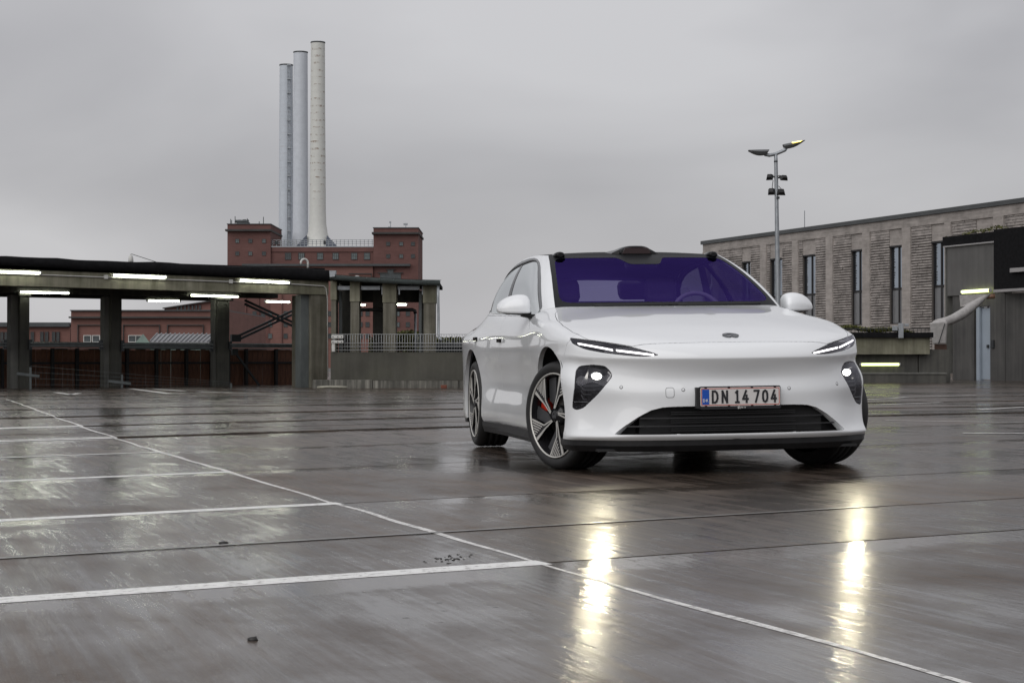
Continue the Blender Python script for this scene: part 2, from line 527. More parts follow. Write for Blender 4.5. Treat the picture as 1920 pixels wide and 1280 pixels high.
for k in range(34):
    u, v = rg.gauss(840, 22), rg.gauss(1046, 4.5)
    x, y = gpt(u, v); r_ = rg.uniform(.002, .0055)
    M4 = Matrix.Translation((x, y, deck_top(x, y))) @ Matrix.Rotation(rg.uniform(0, 6), 4, 'Z')
    gp_.box((-r_, -r_*.7, -.001), (r_, r_*.7, r_*.45), 0, M4)
o = gp_.build('grit_patch', M['dirt']); tag(o, 'scatter of dark grit beside the end of the nearest bay line', 'grit', kind='stuff')
# ---------------------------------------------------------------- materials of the structures
M['conc_green'] = concrete('mossy_concrete', (0.085, 0.082, 0.057), (0.165, 0.160, 0.115), (0.27, 0.26, 0.20), 0.8, 1.0, 1.0, 0.35)
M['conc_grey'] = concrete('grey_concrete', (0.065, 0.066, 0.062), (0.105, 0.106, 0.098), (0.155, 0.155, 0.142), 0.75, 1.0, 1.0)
M['conc_wall'] = concrete('parapet_concrete', (0.040, 0.038, 0.030), (0.062, 0.060, 0.049), (0.085, 0.082, 0.068), 0.8, 0.8, 0.8, 0.15)
M['conc_pier'] = concrete('pier_concrete', (0.062, 0.058, 0.042), (0.118, 0.110, 0.086), (0.20, 0.19, 0.155), 0.8, 1.3, 1.2, 0.3)
M['kerb'] = concrete('kerb_concrete', (0.028, 0.027, 0.023), (0.085, 0.082, 0.070), (0.25, 0.24, 0.21), 0.6, 1.6, 1.4)
M['felt'] = plain('roofing_felt', (0.009, 0.009, 0.010), 0.9, 0, 0.35, 9, bump=0.4, spec=0.12)
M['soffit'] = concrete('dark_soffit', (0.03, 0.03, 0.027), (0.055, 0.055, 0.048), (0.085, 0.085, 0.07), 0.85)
M['plank'] = plain('tarred_plank', (0.085, 0.034, 0.018), 0.8, 0, 0.55, 4.0, stretch=(10, 10, 0.8), bump=0.3)
M['post_dark'] = plain('fence_post_steel', (0.012, 0.012, 0.013), 0.6, 0.2, 0.2, 8)
M['zinc'] = plain('zinc_gutter', (0.095, 0.115, 0.115), 0.42, 0.4, 0.25, 6, stretch=(1, 1, 3))
M['conduit'] = plain('white_conduit', (0.52, 0.52, 0.50), 0.45, 0, 0.08, 9)
M['black_pipe'] = plain('black_pipe', (0.02, 0.02, 0.021), 0.4, 0, 0.2, 9)

# ---------------------------------------------------------------- the open parking shelter on the left
SH0 = Vector((-960*38/FPX, 38.0)); SH1 = Vector((-340*42.5/FPX, 42.5))
SH_D = (SH1-SH0).normalized(); SH_N = Vector((-SH_D.y, SH_D.x))
SH_L = (SH1-SH0).length
SH_ANG = math.atan2(SH_D.y, SH_D.x)
def sh(u, v, off=0.0):
    """Local place (along, back, up) on the shelter's plane `off` metres behind its front."""
    o = SH0+SH_N*off
    k = (u-960)/FPX
    s = (k*o.y-o.x)/(SH_D.x-k*SH_D.y)
    Y = o.y+SH_D.y*s
    return Vector((s, off, CAM_H+(HORIZON-v)*Y/FPX))
shelter = empty('parking_shelter', (SH0.x, SH0.y, 0), SH_ANG)
tag(shelter, 'open concrete parking shelter with black felt roof edge and lit tubes, left of the car', 'parking shelter')
LX = -7.0
# roof edge: black felt that sags a little
mb = MB()
rows = []
n = 40
for i in range(n+1):
    s = LX+(SH_L+.02-LX)*i/n
    zt = 2.857+(2.794-2.857)*max(s, 0)/SH_L+(.0 if s > 0 else 0)
    zb = 2.674+(2.539-2.674)*max(s, 0)/SH_L
    wob = .012*math.sin(s*2.1)+.010*math.sin(s*5.3+1)
    rows.append([(s, .35, zt+.03), (s, .03, zt+.02+wob), (s, -.04+wob*.3, zt+wob*.6), (s, -.05, (zt+zb)/2), (s, -.035+wob*.4, zb+wob*.5), (s, .06, zb+.01)])
mb.grid(rows)
mb.poly([Vector(p) for p in rows[-1]])
mb.build('roof_edge', M['felt'], shelter)
MB().box((LX, .30, 2.62), (SH_L, 7.2, 2.86)).build('roof', M['felt'], shelter)
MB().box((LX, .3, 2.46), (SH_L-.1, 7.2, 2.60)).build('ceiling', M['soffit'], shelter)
# front beam
zb0, zb1 = sh(0, 531.5).z, sh(600, 552).z
b0, b1 = LX, SH_L-.02
zl = lambda s: zb0+(zb1-zb0)*max(s, 0)/SH_L
MB().hexa([(b0, .07, zl(0)), (b1, .07, zl(b1)), (b1, .42, zl(b1)), (b0, .42, zl(0))], [(b0, .07, 2.665), (b1, .07, 2.54), (b1, .42, 2.56), (b0, .42, 2.67)]).build('beam', M['conc_green'], shelter)
for off in (2.6, 5.2):
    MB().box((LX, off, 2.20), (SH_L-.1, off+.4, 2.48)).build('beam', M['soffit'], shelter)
# columns under the second beam
def column(u0, um, u1, off, zt=2.20, mat='conc_grey', zcap=True):
    a, m_, b = sh(u0, 700, off+.32), sh(um, 700, off), sh(u1, 700, off)
    mb = MB()
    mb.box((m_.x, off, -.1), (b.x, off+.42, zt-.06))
    o = mb.build('column', M['soffit'], shelter)  # dark material paints in the shade on the column's right face
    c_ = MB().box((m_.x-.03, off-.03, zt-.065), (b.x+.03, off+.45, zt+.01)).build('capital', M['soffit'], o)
    # paler left side of the same column, in plain grey concrete
    MB().box((a.x, off+.10, -.1), (m_.x-.002, off+.36, zt-.05)).build('column_pale_side', M[mat], o)
    return o
M['galv_dark'] = plain('weathered_galvanised', (0.13, 0.145, 0.147), 0.55, 0.25, 0.2, 7, stretch=(1, 1, .3))
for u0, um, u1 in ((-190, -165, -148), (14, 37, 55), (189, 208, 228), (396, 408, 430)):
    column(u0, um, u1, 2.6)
# end pier on the right with its galvanised corner
e0, e1 = sh(587, 700), sh(615.5, 700)
MB().box((e0.x, .10, -.1), (e1.x+.03, 1.1, zl(SH_L)-.002)).build('pier', M['conc_pier'], shelter)
e2 = sh(572, 700)
MB().box((e2.x, .22, -.1), (e0.x-.003, .50, zl(SH_L)+.0-.003)).build('corner_plate', M['galv_dark'], shelter)
# conduit with junction boxes along the front beam and down the pier
c_pts = [sh(-120, 508), sh(80, 515), sh(200, 519.5), sh(434, 528), sh(545, 532), sh(609, 536)]
c_pts = [Vector((p.x, .045, p.z)) for p in c_pts]
last = c_pts[-1]
c_pts += [Vector((last.x+.06, .045, last.z-.06)), Vector((sh(616.5, 560).x, .07, sh(616.5, 560).z)), Vector((sh(617.5, 707).x, .075, sh(617.5, 707).z))]
MB().tube(c_pts, .014, 6).build('conduit', M['conduit'], shelter)
for u, v in ((199.5, 519), (434, 527.5)):
    p = sh(u, v)
    MB().box((p.x-.045, .015, p.z-.045), (p.x+.045, .068, p.z+.045), .006).build('junction_box', M['conduit'], shelter)
# steel cross bracing in the right-hand bay
br = lambda name, p, q, w=.07: MB().beam(p, q, w, .05, (0, 1, 0)).build(name, M['steel_dark'], shelter)
for dv in (0, 7):
    br('brace', sh(446, 630+dv, 3.0), sh(577, 569+dv, 3.2), .055)
    br('brace', sh(459, 563+dv, 3.1), sh(577, 617+dv, 3.3), .055)
br('brace', sh(437, 655, 3.0), sh(490, 728, 3.0), .05)
br('brace', sh(549, 729, 3.0), sh(574, 704, 3.0), .05)
p = sh(441, 633, 2.98); MB().box((p.x-.13, 2.9, p.z-.10), (p.x+.12, 3.0, p.z+.08)).build('gusset', M['steel_dark'], shelter)
p = sh(437, 658, 2.98); MB().box((p.x-.05, 2.9, p.z-.10), (p.x+.10, 3.0, p.z+.06)).build('gusset', M['steel_dark'], shelter)

def to_world(root, p):
    return root.matrix_basis @ Vector(p)
def tube_lamp(root, p, q, label, mat='tube', r=.022, group='lit tube lamps under the shelter roof'):
    """A lit tube with end caps on a slim batten; stands as its own thing."""
    P, Q = to_world(root, p), to_world(root, q)
    t = empty('tube_lamp', (P+Q)/2)
    d = (Q-P); L_ = d.length; d.normalize()
    a, b = -d*L_/2, d*L_/2
    MB().tube([a, b], r, 10).build('tube', M[mat], t)
    for e_ in (a, b): MB().tube([e_-d*.022, e_+d*.022], r*1.12, 10).build('end_cap', M['conduit'], t)
    MB().beam(a+Vector((0, 0, r+.008)), b+Vector((0, 0, r+.008)), .05, .014).build('batten', M['galv'], t)
    tag(t, label, 'tube lamp', group)
    return t
def TP(u, v, off): return sh(u, v, off)
bpy.context.view_layer.update()
for (ua, va, ub, vb, off, lab) in (
    (-28, 508.5, 76, 511.5, .01, 'bright tube lamp on the front beam, cut by the left edge of the photo'),
    (211, 515.5, 312, 519.5, .01, 'bright tube lamp on the front beam, midway between the photo edge and the end pier'),
    (448, 525, 543, 530, .01, 'bright tube lamp on the front of the beam nearest the concrete end pier'),
    (36, 547.5, 130, 549.5, 2.52, 'tube lamp on the second beam above the leftmost column'),
    (356, 553.5, 447, 556.5, 2.52, 'tube lamp on the second beam just left of the steel cross bracing'),
    (276, 563.5, 337, 564.5, 5.15, 'short looking tube lamp deep in the shelter between the second and third columns'),
    (497, 565, 544, 566.5, 5.15, 'small tube lamp deep in the shelter above the steel cross bracing')):
    tube_lamp(shelter, sh(ua, va, off), sh(ub, vb, off), lab)

# guard rails between the columns
def guard(u0, u1, v0, v1, label, off=2.55):
    a, b = sh(u0, (v0+v1)/2, off), sh(u1, (v0+v1)/2, off)
    h = (v1-v0)*40.5/FPX
    t = empty('guard_rail', to_world(shelter, (a.x, off, 0)), SH_ANG)
    L_ = b.x-a.x
    z = a.z
    rows = []
    prof = [(.0, -h/2), (-.03, -h/2+.02), (-.03, -h*.15), (.0, -h*.05), (.0, h*.05), (-.03, h*.15), (-.03, h/2-.02), (.0, h/2)]
    MB().grid([[(x, y, z+dz) for y, dz in prof] for x in np.linspace(0, L_, 6)], smooth=False).build('rail', M['galv_dark'], t)
    for x in (.02, L_-.02):
        MB().box((x-.05, -.02, z-h*.9), (x+.03, .05, z+h*.9)).build('bracket', M['steel_dark'], t)
    tag(t, label, 'guard rail', 'guard rails between the shelter columns')
    return t
guard(-150, 12, 640, 650, 'grey guard rail running out of the photo past the leftmost column')
guard(56, 192, 640.5, 651, 'grey guard rail between the first and second columns, below the flat brick building')
guard(229, 399, 642, 654, 'grey guard rail below the small shed with the ribbed metal roof')
guard(431, 571, 643, 652, 'grey guard rail below the steel cross bracing')

# dark timber fence behind
fence = empty('timber_fence', to_world(shelter, (0, 4.2, 0)), SH_ANG)
tag(fence, 'dark brown fence of upright planks standing behind the shelter columns', 'fence')
pm_ = {}
x = LX
xe = sh(570, 700, 4.2).x
def plank_mesh(w, h):
    key = round(w, 3)
    if key not in pm_:
        mb = MB().box((0, 0, 0), (w, .022, h), .003)
        me = bpy.data.meshes.new('plank'); mb.bm.to_mesh(me); mb.bm.free(); me.materials.append(M['plank']); pm_[key] = me
    return pm_[key]
zt_f = sh(300, 655, 4.2).z
i = 0
while x < xe-.05:
    w = (.118, .138, .128)[i % 3]
    o = link_mesh('plank', plank_mesh(w, zt_f+.05), fence, (x, random.uniform(-.006, .006), -.05+random.uniform(-.012, .008)))
    x += w+.006; i += 1
for u in (-60, 3, 55, 97, 143, 190, 237, 292, 348, 395, 427, 460, 516, 568):
    p = sh(u, 700, 4.2)
    MB().box((p.x-.035, -.09, -.1), (p.x+.035, -.003, zt_f+.03)).build('post', M['post_dark'], fence)
MB().box((LX, -.03, zt_f+.002), (xe, .05, zt_f+.03)).build('top_rail', M['galv_dark'], fence)
MB().box((LX, -.025, .55), (xe, -.004, .60)).build('middle_rail', M['post_dark'], fence)

# low wire fence in front of the columns
wf = empty('wire_fence', to_world(shelter, (0, 1.6, 0)), SH_ANG)
tag(wf, 'low thin wire fence on short posts in front of the brown plank fence', 'fence')
for u, vt in ((57, 688), (228.5, 702), (433, 718)):
    p = sh(u, vt, 1.6); MB().box((p.x-.022, -.02, -.1), (p.x+.022, .02, p.z)).build('post', M['galv_dark'], wf)
    q = sh(u-26, (vt+12), 1.6); r_ = sh(u+16, vt+17, 1.6)
    MB().beam((q.x, -.03, q.z), (r_.x, -.03, r_.z), .02, .06).build('arm', M['galv_dark'], wf)
wm = MB()
A0, A1 = sh(57, 690, 1.6), sh(433, 718, 1.6)
for t in (0.0, .3, .6, .9):
    wm.tube([(A0.x, 0, A0.z*(1-t)+.05), (A1.x, 0, A1.z*(1-t)+.02)], .0035, 4)
wm_o = wm.build('wire', M['galv_dark'], wf); wm_o['kind'] = 'stuff'
wm = MB()
for k in range(70):
    t = k/69; x = A0.x+(A1.x-A0.x)*t; z = A0.z+(A1.z-A0.z)*t
    wm.beam((x, 0, -.05), (x, 0, z*.95), .004, .004)
wm_o = wm.build('upright_wire', M['post_dark'], wf); wm_o['kind'] = 'stuff'

# ---------------------------------------------------------------- stair house with the zinc gutter, right of the shelter
SZ = 41.2
PX = lambda u, Z=SZ: (u-960)*Z/FPX
PZ = lambda v, Z=SZ: CAM_H+(HORIZON-v)*Z/FPX
par = empty('parapet_wall', (PX(619), SZ, 0))
tag(par, 'long grey concrete parapet wall on a pale stained kerb, running behind the white car', 'wall')
MB().box((0, .12, -.1), (PX(1340)-PX(619), .40, PZ(660)), .01).build('wall_panel', M['conc_wall'], par)
# stained kerb course of separate stones
x0k = PX(587)-PX(619)
k = 0
while x0k < PX(1340)-PX(619):
    w = 2.0 if k else 1.4
    MB().box((x0k, -.10, -.15), (x0k+w-.012, .35, PZ(712)), .008).build('kerb_stone', M['kerb'], par)
    x0k += w; k += 1
MB().box((PX(700)-PX(619), -.105, PZ(713)), (PX(1340)-PX(619), .118, PZ(711)+.01)).build('kerb_ledge', M['conc_wall'], par)

house_s = empty('stair_house', (PX(620), SZ+.5, 0))
tag(house_s, 'small open stair house with thick concrete columns and a curved zinc gutter beside the shelter', 'stair house')
ox = PX(620); hy = SZ+.5
HX = lambda u, Y=0.0: (u-960)*(hy+Y)/FPX-ox
HZ = lambda v, Y=0.0: CAM_H+(HORIZON-v)*(hy+Y)/FPX
# columns: lower shaft, thicker head
for (a, b, vtop, vsplit) in ((619.5, 631, 530, 562), (656, 674.5, 531, 565), (717, 743, 534, 567), (793, 817, 536, 568)):
    MB().box((HX(a)+.015, 0, .2), (HX(b)-.015, .55, HZ(vsplit)-.004)).build('column', M['conc_pier'], house_s)
    MB().box((HX(a), -.02, HZ(vsplit)), (HX(b), .57, HZ(vtop-3))).build('column_head', M['conc_green'], house_s)
for (a, b) in ((636, 656), (699, 718), (786, 794)):
    MB().box((HX(a, 2.2), 2.2, .2), (HX(b, 2.2), 2.75, HZ(545, 2.2))).build('rear_column', M['soffit'], house_s)
MB().box((HX(627, 2.0), 2.4, HZ(566, 2.2)), (HX(786, 2.4), 2.6, HZ(532, 2.4))).build('rear_beam', M['soffit'], house_s)
MB().hexa([(HX(622), -.15, HZ(526)), (HX(824), -.15, HZ(534)), (HX(820), 3.2, HZ(534)), (HX(622), 3.2, HZ(526))], [(HX(622), -.15, HZ(519)), (HX(824), -.15, HZ(528)), (HX(820), 3.2, HZ(528)), (HX(622), 3.2, HZ(519))]).build('roof', M['felt'], house_s)
for a, b in ((632, 655), (676, 712), (745, 786)):
    MB().box((HX(a), .08, HZ(543)), (HX(b), .16, HZ(536))).build('lintel_rail', M['galv'], house_s)
for u in (715, 747, 791):
    MB().box((HX(u), .05, HZ(552)), (HX(u)+.03, .09, HZ(536))).build('hanger', M['galv'], house_s)
# gutter: half round with an outward bead, in lengths
gl = empty('gutter_tmp'); bpy.data.objects.remove(gl)
us = [621, 645, 669, 690, 714, 740, 773, 800, 826]
vt = lambda u: 516+(527-516)*(1-((826-u)/205.0)**1.6) if u < 826 else 527
for a, b in zip(us[:-1], us[1:]):
    rows = []
    for u in np.linspace(a, b, 5):
        xx, zt2 = HX(u), HZ(vt(u))
        rows.append([(xx, -.34-.075*math.cos(t)*1.0, zt2-.115*math.sin(t)) for t in np.linspace(0, math.pi, 9)])
    g_ = MB().grid(rows).build('gutter_length', M['zinc'], house_s)
    MB().tube([(HX(b)+.0, -.34-.079*math.cos(t), HZ(vt(b))-.119*math.sin(t)) for t in np.linspace(0, math.pi, 9)], .007, 5).build('gutter_strap', M['zinc'], g_)
MB().poly([(HX(826), -.34-.075*math.cos(t), HZ(527)-.115*math.sin(t)) for t in np.linspace(0, math.pi, 9)]).build('gutter_end', M['zinc'], house_s)
MB().grid([[(HX(u), -.30, HZ(vt(u)-1.2)), (HX(u), -.12, HZ(vt(u)-1.0))] for u in np.linspace(621, 828, 12)]).build('roof_flashing', M['galv'], house_s)
MB().hexa([(HX(622), -.45, HZ(521)), (HX(631), -.45, HZ(520)), (HX(631), -.2, HZ(520)), (HX(622), -.2, HZ(521))], [(HX(621), -.45, HZ(509)), (HX(633), -.45, HZ(509)), (HX(633), -.2, HZ(509)), (HX(621), -.2, HZ(509))]).build('gutter_outlet', M['galv'], house_s)
# downpipe at the right-hand end
dp = [(HX(822.5), -.30, HZ(534)), (HX(822.5), -.30, HZ(560)), (HX(823), -.30, HZ(600)), (HX(823), -.32, HZ(626)), (HX(824.5), -.36, HZ(633)), (HX(830), -.42, HZ(638.5))]
MB().tube(dp, .032, 10).build('downpipe', M['galv'], house_s)
# black service pipe with its galvanised riser
MB().tube([(HX(668), 1.2, HZ(578)), (HX(768), 1.2, HZ(578)), (HX(772.5), 1.2, HZ(580)), (HX(773.5), 1.2, HZ(585))], .045, 10).build('service_pipe', M['black_pipe'], house_s)
MB().tube([(HX(773.5), 1.2, HZ(585)), (HX(773.5), 1.2, .3)], .030, 8).build('riser', M['galv'], house_s)
MB().box((HX(783.5), .5, .3), (HX(788), .6, HZ(545))).build('rail_post', M['galv_dark'], house_s)
MB().box((HX(631.5), .45, .3), (HX(637), .60, HZ(545))).build('rail_post', M['galv_dark'], house_s)
# roof light dish and bar
MB().tube([(HX(644), .9, HZ(516)), (HX(660), .9, HZ(517))], .02, 6).build('roof_bar', M['conduit'], house_s)
MB().lathe([(.09, 0), (.085, .05), (.05, .09), (.001, .1)], 12, Matrix.Translation((HX(663), .9, HZ(521)))).build('roof_vent', M['conduit'], house_s)
bpy.context.view_layer.update()
tube_lamp(house_s, (HX(675, 4), 4.0, HZ(571.5, 4)), (HX(686, 4), 4.0, HZ(571.5, 4)), 'tiny lit tube lamp between the second and third stair house columns', r=.025)
tube_lamp(house_s, (HX(742, 4), 4.0, HZ(570.8, 4)), (HX(763, 4), 4.0, HZ(571, 4)), 'short lit tube lamp between the third and last stair house columns', r=.025)

# welded mesh railing on the parapet
rail = empty('mesh_railing', (PX(619), SZ, 0))
tag(rail, 'galvanised mesh railing standing on top of the grey parapet wall', 'railing')
RX = lambda u: PX(u)-PX(619)
M['mesh'] = plain('mesh_wire', (0.34, 0.35, 0.36), 0.4, 0.4, 0.1, 9)
for v in (626.5, 643, 649.5, 656):
    MB().tube([(RX(621), .1, PZ(v)), (RX(1300), .1, PZ(v))], .008, 6).build('rail_wire', M['mesh'], rail)
u = 641.0
wire_me = None
zc0, zc1 = PZ(660), PZ(626)
k = 0
while u < 880:
    if wire_me is None:
        mb = MB().tube([(0, 0, zc0), (0, 0, zc1)], .0055, 5)
        wire_me = bpy.data.meshes.new('upright_wire'); mb.bm.to_mesh(wire_me); mb.bm.free(); wire_me.materials.append(M['mesh'])
    link_mesh('upright_wire', wire_me, rail, (RX(u), .1, 0)); u += 4.9; k += 1
for u in (625, 960, 1200):
    MB().box((RX(u)-.02, .13, .7), (RX(u)+.02, .16, PZ(626))).build('post', M['galv'], rail)
for va, vb in ((628, 634.5), (638, 643.5)):
    MB().box((RX(621), .03, PZ(vb)), (RX(643.5), .085, PZ(va)), .01).build('clamp_plate', M['conduit'], rail)
    for q in (624, 633, 640): MB().tube([(RX(q), .02, PZ((va+vb)/2)), (RX(q), .035, PZ((va+vb)/2))], .012, 8).build('bolt', M['steel_dark'], rail)
MB().box((RX(621.5), .05, PZ(659)), (RX(627.5), .10, PZ(640)), .008).build('clamp_post', M['conduit'], rail)

# small litter at the kerb
b_ = MB().box((PX(828), SZ-.45, .0), (PX(839), SZ-.33, .075), .006).build('loose_brick', plain('loose_brick', (.16, .05, .03), .8, 0, .3, 20))
tag(b_, 'single reddish brick lying at the foot of the kerb', 'brick')
mb = MB().tube([(PX(600), SZ-.6, .02), (PX(620), SZ-.62, .035), (PX(640), SZ-.6, .03), (PX(655), SZ-.55, .02)], .03, 8)
hs = mb.build('rolled_hose', plain('pale_hose', (.30, .29, .24), .5, 0, .2, 12)); tag(hs, 'pale hose lying on the deck in front of the concrete end pier', 'hose')

# hooked vent pipe on the shelter roof and the hanging lamp behind it
vp = [sh(577, 506, 1.2), sh(577, 493, 1.2)]
cx_, cz_ = sh(570.5, 493, 1.2).x, sh(570.5, 493, 1.2).z
rad = vp[1].x-cx_
pts = [vp[0], vp[1]]+[Vector((cx_+rad*math.cos(a), 1.2, cz_+rad*math.sin(a))) for a in np.linspace(.3, math.pi+.35, 9)]
o = MB().tube([to_world(shelter, p) for p in pts], .028, 8).build('vent_pipe', M['conduit'])
tag(o, 'white hooked vent pipe rising from the shelter roof in front of the power station', 'vent pipe')
lamp = empty('roof_cowl', at(245, 500, 60)*.70)
tag(lamp, 'pale bell shaped cowl with a stay wire on the shelter roof', 'roof cowl')
P0_ = at(245, 500, 42)
lamp.location = P0_
L = lambda u, v: at(u, v, 42)-P0_
MB().lathe([(.001, .16), (.03, .15), (.052, .10), (.060, .04), (.062, 0), (.054, -.02), (.001, -.02)], 16, Matrix.Translation(L(245, 490))).build('cowl', M['conduit'], lamp)
MB().tube([L(244, 478), L(246, 476), L(292, 491)], .008, 6).build('stay_wire', M['steel_dark'], lamp)
MB().tube([L(245, 505), L(245, 478)], .018, 8).build('pole', M['galv'], lamp)

# clipped hedge behind the railing
def leaf_mass(name, x0, x1, y0, y1, z0, z1, n, mat, size, seed):
    rng = np.random.default_rng(seed)
    P = rng.random((n, 3))*[x1-x0, y1-y0, z1-z0]+[x0, y0, z0]
    P[:, 2] += 0.09*np.sin(P[:, 0]*1.7)+.05*np.sin(P[:, 0]*4.1)
    A = rng.normal(size=(n, 3)); A /= np.linalg.norm(A, axis=1)[:, None]
    B = rng.normal(size=(n, 3)); B -= A*np.sum(A*B, 1)[:, None]; B /= np.linalg.norm(B, axis=1)[:, None]
    s = size*(.6+.8*rng.random((n, 1)))
    V = np.stack([P-A*s, P+B*s*.45, P+A*s, P-B*s*.45], 1).reshape(-1, 3)
    me = bpy.data.meshes.new(name)
    me.from_pydata([tuple(v) for v in V], [], [tuple(range(4*i, 4*i+4)) for i in range(n)])
    me.materials.append(mat)
    return me
def leaf_mat(name, c0, c1):
    m, nt, b, out = new_mat(name)
    n, l = nt.nodes, nt.links
    g = n.new("ShaderNodeNewGeometry"); rp = n.new("ShaderNodeValToRGB")
    rp.color_ramp.elements[0].color = (*c0, 1); rp.color_ramp.elements[1].color = (*c1, 1)
    l.new(g.outputs['Random Per Island'], rp.inputs['Fac']); l.new(rp.outputs['Color'], b.inputs['Base Color'])
    b.inputs['Roughness'].default_value = .6
    return m
M['leaf'] = leaf_mat('hedge_leaf', (.030, .036, .006), (.115, .118, .020))
hz = 46.0
hd = link_mesh('hedge', leaf_mass('hedge', (690-960)*hz/FPX, (1400-960)*hz/FPX, hz, hz+1.0, .2, CAM_H+(HORIZON-629)*hz/FPX, 42000, M['leaf'], .05, 3))
tag(hd, 'long clipped green hedge showing behind the mesh railing', 'hedge')
# a low grey duct between the hedge and the railing
du = empty('roof_duct', ((830-960)*43.5/FPX, 43.5, 0))
DZ = lambda v: CAM_H+(HORIZON-v)*43.5/FPX
MB().tube([(-.3, 0, DZ(646)), (8.0, 0, DZ(646))], .055, 10).build('pipe', M['galv'], du)
MB().box((-.2, .3, .4), (8.0, .5, DZ(650))).build('duct_body', M['steel_dark'], du)
for k in range(22):
    MB().box((-.1+k*.16, .28, DZ(641)), (-.02+k*.16, .31, DZ(637.5))).build('fin', M['steel_dark'], du)
tag(du, 'grey pipe and dark duct lying behind the mesh railing near the car', 'duct')
# ---------------------------------------------------------------- the brick power station far behind
def brick_mat(name, c, wear=.25, sc=1.0):
    m, nt, b, out = new_mat(name)
    n, l = nt.nodes, nt.links
    co = n.new("ShaderNodeTexCoord")
    n1 = n.new("ShaderNodeTexNoise"); n1.inputs['Scale'].default_value = .35*sc; n1.inputs['Detail'].default_value = 10; n1.inputs['Roughness'].default_value = .72
    l.new(co.outputs['Object'], n1.inputs['Vector'])
    mp = n.new("ShaderNodeMapping"); mp.inputs['Scale'].default_value = (.35*sc, .35*sc, 4.0*sc)
    n2 = n.new("ShaderNodeTexNoise"); n2.inputs['Scale'].default_value = 1; n2.inputs['Detail'].default_value = 6; n2.inputs['Roughness'].default_value = .7
    l.new(co.outputs['Object'], mp.inputs['Vector']); l.new(mp.outputs['Vector'], n2.inputs['Vector'])
    mx = n.new("ShaderNodeMix"); mx.data_type = 'FLOAT'; mx.inputs[0].default_value = .45
    l.new(n1.outputs['Fac'], mx.inputs[2]); l.new(n2.outputs['Fac'], mx.inputs[3])
    rp = n.new("ShaderNodeValToRGB")
    rp.color_ramp.elements[0].position = .34; rp.color_ramp.elements[1].position = .66
    rp.color_ramp.elements[0].color = tuple(k*(1-wear) for k in c)+(1,); rp.color_ramp.elements[1].color = tuple(k*(1+wear) for k in c)+(1,)
    l.new(mx.outputs[0], rp.inputs['Fac']); l.new(rp.outputs['Color'], b.inputs['Base Color'])
    b.inputs['Roughness'].default_value = .9; b.inputs['Specular IOR Level'].default_value = .2
    return m
M['brick'] = brick_mat('red_brick', (.140, .074, .067), .2)
M['brick_far'] = brick_mat('red_brick_low', (.185, .098, .084), .2)
M['cornice'] = plain('dark_cornice', (.050, .047, .046), .8, 0, .2, 1.0)
M['slate'] = plain('dark_metal_cap', (.055, .062, .066), .6, 0.1, .2, 1.0)
M['win_dark'] = plain('window_glass', (.055, .066, .070), .18, 0, .3, 1.3)
M['win_light'] = plain('window_glass_pale', (.13, .16, .165), .18, 0, .25, 1.3)
M['win_frame'] = plain('window_frame', (.045, .045, .047), .6, 0, .1, 1.3)
M['white_frame'] = plain('white_window_frame', (.55, .56, .54), .6, 0, .1, 1.3)
